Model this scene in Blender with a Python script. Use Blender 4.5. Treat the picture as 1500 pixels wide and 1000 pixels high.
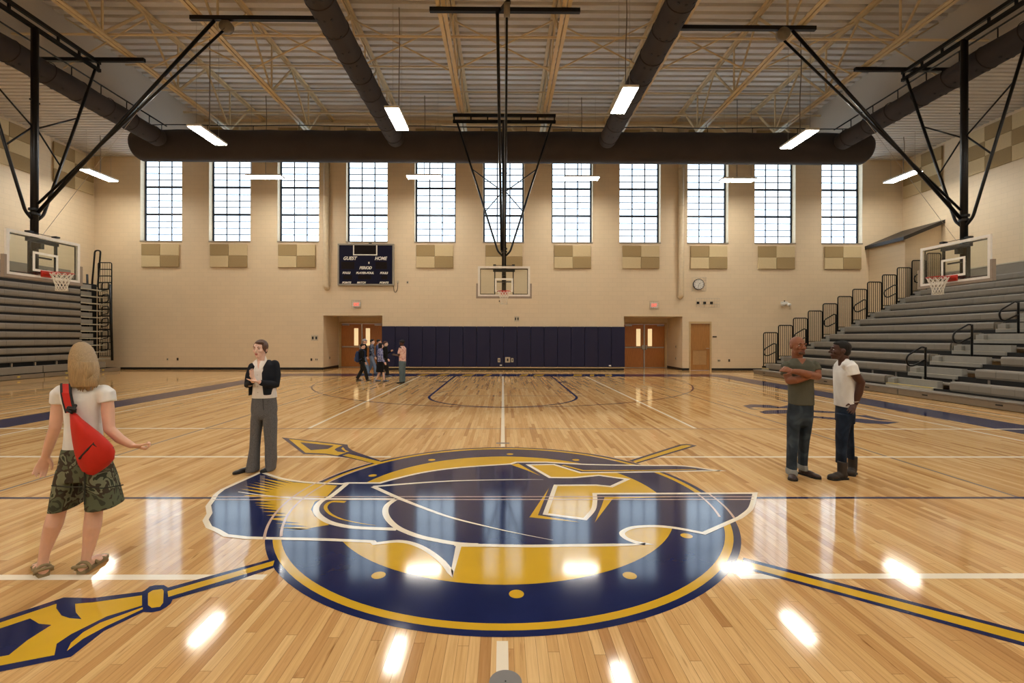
import bpy, bmesh, math, random
from mathutils import Vector, Matrix
from mathutils.geometry import tessellate_polygon
random.seed(7)
for _o in list(bpy.data.objects):
    bpy.data.objects.remove(_o)
scene = bpy.context.scene
COL = scene.collection
PI = math.pi

# ------------------------------------------------------------------ camera
FPX, HC = 667.0, 1.6                       # focal length in pixels of a 1500 px frame, eye height
PPX, PPY = 741.6, 494.0
YAW, ROLL = math.radians(0.4), 0.0022
cam_d = bpy.data.cameras.new('camera')
cam_d.sensor_fit = 'HORIZONTAL'; cam_d.sensor_width = 36.0
cam_d.lens = FPX / 1500.0 * 36.0
cam_d.shift_x = (750.0 - PPX) / 1500.0
cam_d.shift_y = (PPY - 500.0) / 1500.0
cam_d.clip_start = 0.05; cam_d.clip_end = 200
cam = bpy.data.objects.new('camera', cam_d); COL.objects.link(cam)
CAM_M = Matrix.Rotation(-YAW, 4, 'Z') @ Matrix.Rotation(PI / 2, 4, 'X') @ Matrix.Rotation(ROLL, 4, 'Z')
CAM_M.translation = Vector((0, 0, HC))
cam.matrix_world = CAM_M
scene.camera = cam

# ------------------------------------------------------------------ world, exposure
world = bpy.data.worlds.new('world'); scene.world = world
world.use_nodes = True
world.node_tree.nodes['Background'].inputs[0].default_value = (0.75, 0.85, 1.0, 1)
world.node_tree.nodes['Background'].inputs[1].default_value = 0.25
scene.view_settings.view_transform = 'Standard'
scene.view_settings.look = 'None'
scene.view_settings.gamma = 1.0
scene.view_settings.use_curve_mapping = False
scene.view_settings.exposure = 0.28
LAMP_POWER = 50.0                           # radiance of the hanging fixtures
LAMP_COL = (1.0, 0.94, 0.83)
WINDOW_POWER = 2.5                          # daylight behind the translucent panes
WINDOW_COL = (0.68, 0.85, 1.0)

# ------------------------------------------------------------------ where a photo pixel lies on a known plane of the room
_R = CAM_M.to_3x3()
def ray(px, py):
    return _R @ Vector(((px - PPX) / FPX, -(py - PPY) / FPX, -1.0))
def G(px, py, z=0.0):
    d = ray(px, py); t = (z - HC) / d.z
    return Vector((d.x * t, d.y * t, z))
def AY(px, py, Y):
    d = ray(px, py); t = Y / d.y
    return Vector((d.x * t, Y, HC + d.z * t))
def AX(px, py, X):
    d = ray(px, py); t = X / d.x
    return Vector((X, d.y * t, HC + d.z * t))

# ------------------------------------------------------------------ materials
def s2l(c):
    return tuple((v / 12.92 if v <= 0.04045 else ((v + 0.055) / 1.055) ** 2.4) for v in c)
def rgb(r, g, b):
    return s2l((r / 255.0, g / 255.0, b / 255.0))
MATS = {}
def mat(name, col, rough=0.5, metal=0.0, var=0.06, scale=8.0, bump=0.0, bscale=60.0, coat=0.0, spec=0.5, stretch=(1, 1, 1), coat_rough=0.1):
    if name in MATS:
        return MATS[name]
    m = bpy.data.materials.new(name); m.use_nodes = True
    nt = m.node_tree; b = nt.nodes['Principled BSDF']
    tc = nt.nodes.new('ShaderNodeTexCoord'); mp = nt.nodes.new('ShaderNodeMapping')
    mp.inputs['Scale'].default_value = stretch
    nt.links.new(tc.outputs['Object'], mp.inputs[0])
    n = nt.nodes.new('ShaderNodeTexNoise'); n.inputs['Scale'].default_value = scale; n.inputs['Detail'].default_value = 4
    nt.links.new(mp.outputs[0], n.inputs['Vector'])
    r = nt.nodes.new('ShaderNodeValToRGB')
    r.color_ramp.elements[0].position = 0.3; r.color_ramp.elements[1].position = 0.7
    r.color_ramp.elements[0].color = tuple(max(0, v * (1 - var)) for v in col) + (1,)
    r.color_ramp.elements[1].color = tuple(min(1, v * (1 + var)) for v in col) + (1,)
    nt.links.new(n.outputs['Fac'], r.inputs[0]); nt.links.new(r.outputs[0], b.inputs['Base Color'])
    b.inputs['Roughness'].default_value = rough; b.inputs['Metallic'].default_value = metal
    b.inputs['Specular IOR Level'].default_value = spec
    b.inputs['Coat Weight'].default_value = coat; b.inputs['Coat Roughness'].default_value = coat_rough
    if bump:
        n2 = nt.nodes.new('ShaderNodeTexNoise'); n2.inputs['Scale'].default_value = bscale; n2.inputs['Detail'].default_value = 3
        nt.links.new(mp.outputs[0], n2.inputs['Vector'])
        bp = nt.nodes.new('ShaderNodeBump'); bp.inputs['Strength'].default_value = bump; bp.inputs['Distance'].default_value = 0.01
        nt.links.new(n2.outputs['Fac'], bp.inputs['Height']); nt.links.new(bp.outputs[0], b.inputs['Normal'])
    MATS[name] = m
    return m
def emit(name, col, power):
    m = bpy.data.materials.new(name); m.use_nodes = True
    b = m.node_tree.nodes['Principled BSDF']
    b.inputs['Base Color'].default_value = tuple(min(1, c) for c in col) + (1,)
    b.inputs['Roughness'].default_value = 0.35
    b.inputs['Emission Color'].default_value = tuple(col) + (1,)
    b.inputs['Emission Strength'].default_value = power
    MATS[name] = m
    return m

M_navy_paint = mat('navy_floor_paint', rgb(30, 38, 80), 0.6, var=0.10, scale=3, coat=0.8, coat_rough=0.085, spec=0.0)
M_gold_paint = mat('gold_floor_paint', rgb(208, 166, 44), 0.6, var=0.05, scale=3, coat=0.8, coat_rough=0.085, spec=0.0)
M_white_paint = mat('white_floor_paint', rgb(236, 226, 205), 0.6, var=0.03, scale=3, coat=0.8, coat_rough=0.085, spec=0.0)
M_tan_paint = mat('tan_floor_line', rgb(205, 178, 160), 0.6, var=0.05, coat=0.8, coat_rough=0.085, spec=0.0)
M_grey_paint = mat('grey_floor_line', rgb(132, 120, 112), 0.6, var=0.08, coat=0.8, coat_rough=0.085, spec=0.0)
M_black_metal = mat('black_powder_coated_steel', rgb(11, 10, 11), 0.36, 0.0, var=0.1, spec=0.35)
M_black_rubber = mat('black_rubber', rgb(16, 15, 15), 0.6, var=0.1)
M_white_metal = mat('white_enamelled_metal', rgb(225, 222, 214), 0.4, var=0.03)
M_steel = mat('brushed_steel', rgb(176, 172, 166), 0.3, 0.9, var=0.08)
M_plastic_beige = mat('beige_plastic', rgb(196, 182, 158), 0.45, var=0.03)

# ------------------------------------------------------------------ geometry helpers
_work = bpy.data.scenes.new('work')
def evaluated_mesh(tmp):
    """mesh of an object with its modifiers applied, worked out in a scratch scene"""
    _work.collection.objects.link(tmp)
    vl = _work.view_layers[0]; vl.update()
    me = bpy.data.meshes.new_from_object(tmp.evaluated_get(vl.depsgraph))
    bpy.data.objects.remove(tmp)
    return me
def link(name, me, m=None, parent=None, loc=None, rot=None):
    o = bpy.data.objects.new(name, me); COL.objects.link(o)
    if m is not None and me is not None and len(me.materials) == 0:
        me.materials.append(m)
    if parent is not None:
        o.parent = parent
    if loc is not None:
        o.location = loc
    if rot is not None:
        o.rotation_euler = rot
    return o
def bm_mesh(name, bm, smooth=False):
    me = bpy.data.meshes.new(name)
    bmesh.ops.recalc_face_normals(bm, faces=bm.faces)
    bm.to_mesh(me); bm.free()
    if smooth:
        for p in me.polygons:
            p.use_smooth = True
    return me
def obj(name, bm, m=None, parent=None, smooth=False, loc=None, rot=None):
    return link(name, bm_mesh(name, bm, smooth), m, parent, loc, rot)
def smooth_by_angle(me, deg=40):
    for p in me.polygons:
        p.use_smooth = True
    bm = bmesh.new(); bm.from_mesh(me)
    a = math.radians(deg)
    for e in bm.edges:
        if len(e.link_faces) == 2 and e.calc_face_angle(0) > a:
            e.smooth = False
    bm.to_mesh(me); bm.free()
def box(bm, x0, x1, y0, y1, z0, z1, mi=0):
    v = [bm.verts.new(p) for p in ((x0, y0, z0), (x1, y0, z0), (x1, y1, z0), (x0, y1, z0), (x0, y0, z1), (x1, y0, z1), (x1, y1, z1), (x0, y1, z1))]
    for f in ((0, 3, 2, 1), (4, 5, 6, 7), (0, 1, 5, 4), (1, 2, 6, 5), (2, 3, 7, 6), (3, 0, 4, 7)):
        fc = bm.faces.new([v[i] for i in f]); fc.material_index = mi
    return v
def boxm(x0, x1, y0, y1, z0, z1, bev=0.0):
    bm = bmesh.new(); box(bm, x0, x1, y0, y1, z0, z1)
    if bev:
        bmesh.ops.bevel(bm, geom=list(bm.edges), offset=bev, segments=2, affect='EDGES', profile=0.5)
    return bm
def tube(bm, pts, r, seg=8, closed=False, caps=True):
    pts = [Vector(p) for p in pts]; n = len(pts)
    rr = r if isinstance(r, (list, tuple)) else [r] * n
    rings = []; up = None
    for i, p in enumerate(pts):
        if closed:
            t = (pts[(i + 1) % n] - pts[i - 1])
        elif i == 0:
            t = pts[1] - p
        elif i == n - 1:
            t = p - pts[-2]
        else:
            t = (pts[i + 1] - p).normalized() + (p - pts[i - 1]).normalized()
        if t.length < 1e-9:
            t = Vector((0, 0, 1))
        t.normalize()
        if up is None:
            up = Vector((0, 0, 1)) if abs(t.z) < 0.9 else Vector((1, 0, 0))
        a = t.cross(up)
        if a.length < 1e-6:
            a = t.cross(Vector((0, 1, 0)))
        a.normalize(); b = a.cross(t).normalized(); up = b
        rings.append([bm.verts.new(p + (a * math.cos(2 * PI * k / seg) + b * math.sin(2 * PI * k / seg)) * rr[i]) for k in range(seg)])
    for i in range(n if closed else n - 1):
        A, B = rings[i], rings[(i + 1) % n]
        for k in range(seg):
            bm.faces.new((A[k], A[(k + 1) % seg], B[(k + 1) % seg], B[k]))
    if caps and not closed:
        bm.faces.new(rings[0][::-1]); bm.faces.new(rings[-1])
    return rings
def tubem(pts, r, seg=8, closed=False):
    bm = bmesh.new(); tube(bm, pts, r, seg, closed); return bm
def beam(bm, a, b, w, h):
    """rectangular bar from a to b, w wide (sideways) and h high"""
    a, b = Vector(a), Vector(b); t = (b - a).normalized()
    up = Vector((0, 0, 1)) if abs(t.z) < 0.95 else Vector((0, 1, 0))
    s = t.cross(up).normalized() * (w / 2); u = s.cross(t).normalized() * (h / 2)
    v = [bm.verts.new(p) for p in (a - s - u, a + s - u, a + s + u, a - s + u, b - s - u, b + s - u, b + s + u, b - s + u)]
    for f in ((0, 1, 2, 3), (7, 6, 5, 4), (0, 4, 5, 1), (1, 5, 6, 2), (2, 6, 7, 3), (3, 7, 4, 0)):
        bm.faces.new([v[i] for i in f])
def beamm(a, b, w, h):
    bm = bmesh.new(); beam(bm, a, b, w, h); return bm
def arc(cx, cy, r, a0, a1, n):
    return [(cx + r * math.cos(a0 + (a1 - a0) * i / n), cy + r * math.sin(a0 + (a1 - a0) * i / n)) for i in range(n + 1)]
def empty(name, loc=(0, 0, 0), rotz=0.0):
    o = bpy.data.objects.new(name, None); COL.objects.link(o)
    o.location = loc; o.rotation_euler = (0, 0, rotz); o.empty_display_size = 0.2
    return o
def tag(o, label, cat, group=None):
    o['label'] = label; o['category'] = cat
    if group:
        o['group'] = group
    return o
def thing(name, label, cat, loc=(0, 0, 0), rotz=0.0, group=None):
    return tag(empty(name, loc, rotz), label, cat, group)
def struct(o, label=None):
    o['kind'] = 'structure'
    if label:
        o['label'] = label
    return o
def copy_tree(o, parent=None):
    c = o.copy(); COL.objects.link(c); c.parent = parent
    for ch in list(o.children):
        copy_tree(ch, c)
    return c
def rounded(pts, rad, n=4):
    """round the inner corners of an open polyline"""
    pts = [Vector(p) for p in pts]; out = [pts[0]]
    for i in range(1, len(pts) - 1):
        p, a, b = pts[i], pts[i - 1], pts[i + 1]
        da, db = (a - p), (b - p); r = min(rad, da.length * 0.45, db.length * 0.45)
        s, e = p + da.normalized() * r, p + db.normalized() * r
        for k in range(n + 1):
            t = k / n
            out.append(s * (1 - t) ** 2 + p * 2 * t * (1 - t) + e * t ** 2)
    out.append(pts[-1]); return out
# ================================================================== the room
WALL_Y, BACK_Y = 22.3, -13.2
WALL_L, WALL_R = -19.9, 19.66
Z_CEIL, Z_SIDE, X_MAIN = HC + 10.6, HC + 8.75, 14.6
Z_CHORD = HC + 8.77

# ---- maple floor: one material, the boards near the camera are real boards with the same joints
PW, PL, PG = 0.058, 1.17, 0.7548777
def maple():
    m = bpy.data.materials.new('varnished_maple'); m.use_nodes = True; nt = m.node_tree
    b = nt.nodes['Principled BSDF']; N = nt.nodes.new; L = nt.links.new
    geo = N('ShaderNodeNewGeometry'); sep = N('ShaderNodeSeparateXYZ'); L(geo.outputs['Position'], sep.inputs[0])
    def mth(op, a, c=None):
        n = N('ShaderNodeMath'); n.operation = op
        for i, v in enumerate((a, c)):
            if v is None: continue
            if isinstance(v, (int, float)): n.inputs[i].default_value = v
            else: L(v, n.inputs[i])
        return n.outputs[0]
    u = mth('DIVIDE', sep.outputs[0], PW); col = mth('FLOOR', u)
    off = mth('FRACT', mth('MULTIPLY', col, PG))
    v = mth('ADD', mth('DIVIDE', sep.outputs[1], PL), off); row = mth('FLOOR', v)
    cmb = N('ShaderNodeCombineXYZ'); L(col, cmb.inputs[0]); L(row, cmb.inputs[1])
    wn = N('ShaderNodeTexWhiteNoise'); wn.noise_dimensions = '2D'; L(cmb.outputs[0], wn.inputs['Vector'])
    ramp = N('ShaderNodeValToRGB'); cr = ramp.color_ramp
    cr.elements[0].position = 0.0; cr.elements[0].color = rgb(178, 133, 84) + (1,)
    cr.elements[1].position = 1.0; cr.elements[1].color = rgb(224, 188, 134) + (1,)
    for p, c in ((0.10, (196, 151, 97)), (0.35, (208, 166, 110)), (0.7, (216, 176, 120))):
        e = cr.elements.new(p); e.color = rgb(*c) + (1,)
    L(wn.outputs['Value'], ramp.inputs[0])
    gv = N('ShaderNodeCombineXYZ'); L(mth('MULTIPLY', sep.outputs[0], 70), gv.inputs[0]); L(mth('MULTIPLY', sep.outputs[1], 2.2), gv.inputs[1]); L(mth('MULTIPLY', wn.outputs['Value'], 31), gv.inputs[2])
    gn = N('ShaderNodeTexNoise'); gn.inputs['Scale'].default_value = 1.0; gn.inputs['Detail'].default_value = 5; gn.inputs['Roughness'].default_value = 0.62; L(gv.outputs[0], gn.inputs['Vector'])
    gr = N('ShaderNodeValToRGB'); gr.color_ramp.elements[0].position = 0.25; gr.color_ramp.elements[0].color = (0.74, 0.67, 0.58, 1); gr.color_ramp.elements[1].position = 0.6; gr.color_ramp.elements[1].color = (1.04, 1.04, 1.04, 1)
    L(gn.outputs['Fac'], gr.inputs[0])
    mx = N('ShaderNodeMixRGB'); mx.blend_type = 'MULTIPLY'; mx.inputs[0].default_value = 0.75; L(ramp.outputs[0], mx.inputs[1]); L(gr.outputs[0], mx.inputs[2])
    # sparse dark mineral streaks
    sv = N('ShaderNodeCombineXYZ'); L(mth('MULTIPLY', sep.outputs[0], 26), sv.inputs[0]); L(mth('MULTIPLY', sep.outputs[1], 3.2), sv.inputs[1]); L(mth('MULTIPLY', wn.outputs['Value'], 57), sv.inputs[2])
    sn = N('ShaderNodeTexNoise'); sn.inputs['Scale'].default_value = 1.0; sn.inputs['Detail'].default_value = 2; L(sv.outputs[0], sn.inputs['Vector'])
    sr = N('ShaderNodeValToRGB'); sr.color_ramp.elements[0].position = 0.68; sr.color_ramp.elements[0].color = (1, 1, 1, 1); sr.color_ramp.elements[1].position = 0.78; sr.color_ramp.elements[1].color = (0.42, 0.30, 0.20, 1)
    L(sn.outputs['Fac'], sr.inputs[0])
    mx2 = N('ShaderNodeMixRGB'); mx2.blend_type = 'MULTIPLY'; mx2.inputs[0].default_value = 0.8; L(mx.outputs[0], mx2.inputs[1]); L(sr.outputs[0], mx2.inputs[2])
    # joints
    fu = mth('FRACT', u); fv = mth('FRACT', v)
    ju = mth('LESS_THAN', mth('MINIMUM', fu, mth('SUBTRACT', 1.0, fu)), 0.018)
    jv = mth('LESS_THAN', mth('MINIMUM', fv, mth('SUBTRACT', 1.0, fv)), 0.0012)
    jj = mth('MULTIPLY', mth('MAXIMUM', ju, jv), 0.45)
    mx3 = N('ShaderNodeMixRGB'); mx3.inputs[2].default_value = rgb(96, 62, 34) + (1,); L(jj, mx3.inputs[0]); L(mx2.outputs[0], mx3.inputs[1])
    L(mx3.outputs[0], b.inputs['Base Color'])
    b.inputs['Roughness'].default_value = 0.6; b.inputs['Specular IOR Level'].default_value = 0.0
    b.inputs['Coat Weight'].default_value = 0.9; b.inputs['Coat Roughness'].default_value = 0.075
    bn = N('ShaderNodeTexNoise'); bn.inputs['Scale'].default_value = 1.0; bn.inputs['Detail'].default_value = 2
    bv = N('ShaderNodeCombineXYZ'); L(mth('MULTIPLY', sep.outputs[0], 17), bv.inputs[0]); L(mth('MULTIPLY', sep.outputs[1], 1.6), bv.inputs[1]); L(bv.outputs[0], bn.inputs['Vector'])
    bp = N('ShaderNodeBump'); bp.inputs['Strength'].default_value = 0.012; bp.inputs['Distance'].default_value = 0.01
    L(bn.outputs['Fac'], bp.inputs['Height']); L(bp.outputs[0], b.inputs['Normal']); L(bp.outputs[0], b.inputs['Coat Normal'])
    return m
M_maple = maple(); MATS['varnished_maple'] = M_maple
ZX0, ZX1, ZY0, ZY1 = -90 * PW, 90 * PW, 1.3, 4.35
bm = bmesh.new()
def quad(bm, pts, mi=0):
    f = bm.faces.new([bm.verts.new(p) for p in pts]); f.material_index = mi; return f
FX0, FX1, FY0, FY1 = WALL_L - 0.3, WALL_R + 0.3, BACK_Y - 0.3, 24.7
for (x0, x1, y0, y1) in ((FX0, ZX0, FY0, FY1), (ZX1, FX1, FY0, FY1), (ZX0, ZX1, FY0, ZY0), (ZX0, ZX1, ZY1, FY1)):
    box(bm, x0, x1, y0, y1, -0.12, 0.0)
box(bm, ZX0, ZX1, ZY0, ZY1, -0.12, -0.006)
floor = obj('floor', bm, M_maple); struct(floor, 'glossy maple gymnasium floor')
plank_me = bm_mesh('plank', boxm(-PW / 2 + 0.0005, PW / 2 - 0.0005, 0, 1, -0.006, 0.0))
plank_me.materials.append(M_maple)
cand = []
for c in range(-90, 90):
    off = (c * PG) % 1.0
    r0 = math.floor(ZY0 / PL + off); r1 = math.floor(ZY1 / PL + off)
    for r in range(r0, r1 + 1):
        ya, yb = max(ZY0, (r - off) * PL), min(ZY1, (r + 1 - off) * PL)
        if yb - ya < 0.03: continue
        xm, ym = (c + 0.5) * PW, (ya + yb) / 2
        seen = abs(xm) < 1.15 * max(yb, 0.1) and yb > 2.1
        cand.append((0 if seen else 1, math.hypot(xm, ym), xm, ya, yb))
cand.sort()
for k, (_, _, xm, ya, yb) in enumerate(cand[:300]):
    o = link('plank', plank_me, parent=floor, loc=(xm, ya + 0.0006, 0)); o.scale = (1, yb - ya - 0.0012, 1)
bm = bmesh.new()
for (_, _, xm, ya, yb) in cand[300:]:
    box(bm, xm - PW / 2 + 0.0005, xm + PW / 2 - 0.0005, ya + 0.0006, yb - 0.0006, -0.006, 0.0)
o = obj('planks', bm, M_maple, floor); o['kind'] = 'stuff'

# ---- painted block walls
def block_paint(name, col, axis):
    m = bpy.data.materials.new(name); m.use_nodes = True; nt = m.node_tree; b = nt.nodes['Principled BSDF']
    N = nt.nodes.new; L = nt.links.new
    geo = N('ShaderNodeNewGeometry'); sep = N('ShaderNodeSeparateXYZ'); L(geo.outputs['Position'], sep.inputs[0])
    cmb = N('ShaderNodeCombineXYZ'); L(sep.outputs[0 if axis == 'x' else 1], cmb.inputs[0]); L(sep.outputs[2], cmb.inputs[1])
    br = N('ShaderNodeTexBrick'); br.inputs['Scale'].default_value = 1.0
    br.inputs['Brick Width'].default_value = 0.43; br.inputs['Row Height'].default_value = 0.215
    br.inputs['Mortar Size'].default_value = 0.006; br.inputs['Mortar Smooth'].default_value = 0.4
    br.inputs['Color1'].default_value = tuple(col) + (1,); br.inputs['Color2'].default_value = tuple(c * 0.97 for c in col) + (1,)
    br.inputs['Mortar'].default_value = tuple(c * 0.86 for c in col) + (1,)
    L(cmb.outputs[0], br.inputs['Vector'])
    n = N('ShaderNodeTexNoise'); n.inputs['Scale'].default_value = 0.6; n.inputs['Detail'].default_value = 3; L(geo.outputs['Position'], n.inputs['Vector'])
    r = N('ShaderNodeValToRGB'); r.color_ramp.elements[0].color = (0.93, 0.93, 0.93, 1); r.color_ramp.elements[1].color = (1.04, 1.04, 1.04, 1); L(n.outputs['Fac'], r.inputs[0])
    mx = N('ShaderNodeMixRGB'); mx.blend_type = 'MULTIPLY'; mx.inputs[0].default_value = 1; L(br.outputs['Color'], mx.inputs[1]); L(r.outputs[0], mx.inputs[2])
    L(mx.outputs[0], b.inputs['Base Color']); b.inputs['Roughness'].default_value = 0.55
    bp = N('ShaderNodeBump'); bp.inputs['Strength'].default_value = 0.25; bp.inputs['Distance'].default_value = 0.006; bp.invert = True
    L(br.outputs['Fac'], bp.inputs['Height']); L(bp.outputs[0], b.inputs['Normal'])
    return m
WALLC = rgb(224, 204, 172)
M_wall_x = block_paint('painted_block_far', WALLC, 'x'); M_wall_y = block_paint('painted_block_side', WALLC, 'y')
M_deck = mat('white_painted_roof_deck', rgb(204, 200, 194), 0.5, var=0.05, scale=0.8)
M_bulk = mat('cream_painted_bulkhead', rgb(200, 194, 184), 0.6, var=0.05, scale=0.5)
M_joist = mat('cream_painted_steel', rgb(214, 196, 160), 0.5, var=0.06, scale=2)
M_base = mat('black_vinyl_cove_base', rgb(14, 13, 13), 0.5)

WIN_L = [206, 307, 406.5, 506.5, 607, 707.3, 808, 907.3, 1007, 1105.7, 1204]
WIN_R = [266, 366, 467, 568, 668, 768, 868.2, 968, 1067, 1165.3, 1263]
WZ0, WZ1 = AY(737, 354.5, WALL_Y).z, AY(737, 236.0, WALL_Y).z + 0.12
wins = []
for a, b in zip(WIN_L, WIN_R):
    xa, xb = AY(a, 300, WALL_Y).x, AY(b, 300, WALL_Y).x
    xm = (xa + xb) / 2; wins.append((xm - 1.005, xm + 1.005))
ALC = [(AY(473.5, 500, WALL_Y).x, AY(560, 500, WALL_Y).x), (AY(914, 500, WALL_Y).x, AY(999.5, 500, WALL_Y).x)]
ALC_Z = AY(737, 462.6, WALL_Y).z; ALC_Y = 24.35
SD = (AY(1009.5, 500, WALL_Y).x, AY(1042, 500, WALL_Y).x, AY(1025, 470.8, WALL_Y).z)
openings = [(a, b, WZ0, WZ1) for a, b in wins] + [(a, b, 0, ALC_Z) for a, b in ALC] + [(SD[0], SD[1], 0, SD[2])]
def wall_cells(bm, Y, x0, x1, z0, z1, ops):
    xs = sorted({x0, x1} | {o[0] for o in ops} | {o[1] for o in ops}); zs = sorted({z0, z1} | {o[2] for o in ops} | {o[3] for o in ops})
    for i in range(len(xs) - 1):
        for j in range(len(zs) - 1):
            xm, zm = (xs[i] + xs[i + 1]) / 2, (zs[j] + zs[j + 1]) / 2
            if any(o[0] < xm < o[1] and o[2] < zm < o[3] for o in ops): continue
            quad(bm, ((xs[i], Y, zs[j]), (xs[i + 1], Y, zs[j]), (xs[i + 1], Y, zs[j + 1]), (xs[i], Y, zs[j + 1])))
bm = bmesh.new()
wall_cells(bm, WALL_Y, WALL_L, WALL_R, 0, Z_CEIL + 0.2, openings)
def reveal(bm, o, Y, dep, bottom=True):
    a, b, z0, z1 = o
    quad(bm, ((a, Y, z0), (a, Y + dep, z0), (a, Y + dep, z1), (a, Y, z1)))
    quad(bm, ((b, Y, z0), (b, Y, z1), (b, Y + dep, z1), (b, Y + dep, z0)))
    quad(bm, ((a, Y, z1), (a, Y + dep, z1), (b, Y + dep, z1), (b, Y, z1)))
    if bottom:
        quad(bm, ((a, Y, z0), (b, Y, z0), (b, Y + dep, z0), (a, Y + dep, z0)))
for o_ in openings[:11]:
    reveal(bm, o_, WALL_Y, 0.40)
reveal(bm, openings[13], WALL_Y, 0.3, False)
for a, b in ALC:
    reveal(bm, (a, b, 0, ALC_Z), WALL_Y, ALC_Y - WALL_Y, False)
DR = []                                            # the pairs of doors at the back of each alcove
for k, (a, b) in enumerate(ALC):
    cxp = (530.3, 943.6)[k]
    c = AY(cxp, 500, ALC_Y).x; DR.append((c - 1.19, c + 1.19))
DOOR_H = AY(530, 471.5, ALC_Y).z
for k, (a, b) in enumerate(ALC):
    wall_cells(bm, ALC_Y, a, b, 0, ALC_Z, [(max(a, DR[k][0]), min(b, DR[k][1]), 0, DOOR_H)])
wall_far = obj('wall_far', bm, M_wall_x); struct(wall_far, 'tan painted block wall with eleven tall windows')
bm = bmesh.new()
quad(bm, ((WALL_L, BACK_Y, 0), (WALL_L, BACK_Y, Z_CEIL + 0.2), (WALL_R, BACK_Y, Z_CEIL + 0.2), (WALL_R, BACK_Y, 0)))
struct(obj('wall_near', bm, M_wall_x), 'painted block wall behind the camera')
for nm, X in (('wall_left', WALL_L), ('wall_right', WALL_R)):
    bm = bmesh.new(); quad(bm, ((X, BACK_Y, 0), (X, WALL_Y, 0), (X, WALL_Y, Z_SIDE + 0.2), (X, BACK_Y, Z_SIDE + 0.2)))
    struct(obj(nm, bm, M_wall_y), 'tan painted block side wall above the %s bleachers' % ('folded' if X < 0 else 'opened'))
# ---- ceilings: ribbed roof deck, high over the court and lower over both side bays
def deck(x0, x1, z, pitch, depth):
    bm = bmesh.new(); y = BACK_Y; prof = []
    while y < WALL_Y:
        prof += [(y, z), (y + pitch * 0.58, z), (y + pitch * 0.66, z + depth), (y + pitch * 0.92, z + depth)]
        y += pitch
    prof.append((WALL_Y + 0.02, z))
    vs = [(bm.verts.new((x0, a, h)), bm.verts.new((x1, a, h))) for a, h in prof]
    for i in range(len(vs) - 1):
        bm.faces.new((vs[i][0], vs[i][1], vs[i + 1][1], vs[i + 1][0]))
    return bm
ceiling = obj('ceiling', deck(-X_MAIN, X_MAIN, Z_CEIL, 0.36, 0.085), M_deck); struct(ceiling, 'white ribbed steel roof deck over the court')
for nm, x0, x1, w in (('ceiling_left', WALL_L, -X_MAIN, 'left'), ('ceiling_right', X_MAIN, WALL_R, 'right')):
    struct(obj(nm, deck(x0, x1, Z_SIDE, 0.225, 0.05), M_deck), 'lower ribbed deck over the %s bleachers' % w)
for nm, X in (('trim_1', -X_MAIN), ('trim_2', X_MAIN)):
    s = 0.06 if X < 0 else -0.06
    struct(obj(nm, boxm(min(X, X - s), max(X, X - s), BACK_Y, WALL_Y, Z_SIDE - 0.02, Z_CEIL + 0.1), M_bulk), 'cream bulkhead between high and low roof deck')
# ---- cove base
def baseboard(nm, segs):
    bm = bmesh.new()
    for s in segs: box(bm, *s)
    struct(obj(nm, bm, M_base), 'black cove base along the wall')
bz = 0.11
baseboard('baseboard_far', [(WALL_L, ALC[0][0], WALL_Y - 0.012, WALL_Y, 0, bz), (ALC[0][1], ALC[1][0], WALL_Y - 0.012, WALL_Y, 0, bz), (ALC[1][1], SD[0], WALL_Y - 0.012, WALL_Y, 0, bz),
    (SD[1], WALL_R, WALL_Y - 0.012, WALL_Y, 0, bz), (ALC[0][0], ALC[0][0] + 0.012, WALL_Y, ALC_Y, 0, bz), (ALC[1][1] - 0.012, ALC[1][1], WALL_Y, ALC_Y, 0, bz)])

# ---- windows: translucent panes in a dark frame, three lights of four courses each
M_pane = emit('daylit_translucent_pane', WINDOW_COL, WINDOW_POWER)
M_wframe = mat('dark_bronze_aluminium', rgb(38, 42, 52), 0.4, 0.3)
M_bar = mat('grey_glazing_bar', rgb(104, 118, 142), 0.5)
M_sill = mat('grey_metal_sill', rgb(150, 140, 125), 0.45, 0.2)
ww, wh = 2.01, WZ1 - WZ0; fw = 0.065
gw, gh = (ww - 2 * fw) / 3, (wh - 2 * fw - 2 * 0.075) / 12
pane_me = bm_mesh('pane', boxm(-gw / 2 + 0.02, gw / 2 - 0.02, 0, 0.02, -gh / 2 + 0.02, gh / 2 - 0.02)); pane_me.materials.append(M_pane)
bar_h = bm_mesh('glazing_bar', boxm(-(ww / 2 - fw), ww / 2 - fw, -0.012, 0.03, -0.022, 0.022)); bar_h.materials.append(M_bar)
bar_v = bm_mesh('glazing_bar', boxm(-0.03, 0.03, -0.012, 0.03, -2 * gh, 2 * gh)); bar_v.materials.append(M_bar)
mul_me = bm_mesh('mullion', boxm(-(ww / 2 - fw), ww / 2 - fw, -0.02, 0.05, -0.0375, 0.0375)); mul_me.materials.append(M_wframe)
bm = bmesh.new()
box(bm, -ww / 2, -ww / 2 + fw, -0.03, 0.06, 0, wh); box(bm, ww / 2 - fw, ww / 2, -0.03, 0.06, 0, wh)
box(bm, -ww / 2 + fw, ww / 2 - fw, -0.03, 0.06, 0, fw); box(bm, -ww / 2 + fw, ww / 2 - fw, -0.03, 0.06, wh - fw, wh)
fr_me = bm_mesh('window_frame', bm); fr_me.materials.append(M_wframe)
sill_me = bm_mesh('window_sill', boxm(-ww / 2 - 0.01, ww / 2 + 0.01, -0.33, 0, -0.05, 0.005)); sill_me.materials.append(M_sill)
ORD = ['leftmost', 'second', 'third', 'fourth', 'fifth', 'middle', 'seventh', 'eighth', 'ninth', 'tenth', 'rightmost']
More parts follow.
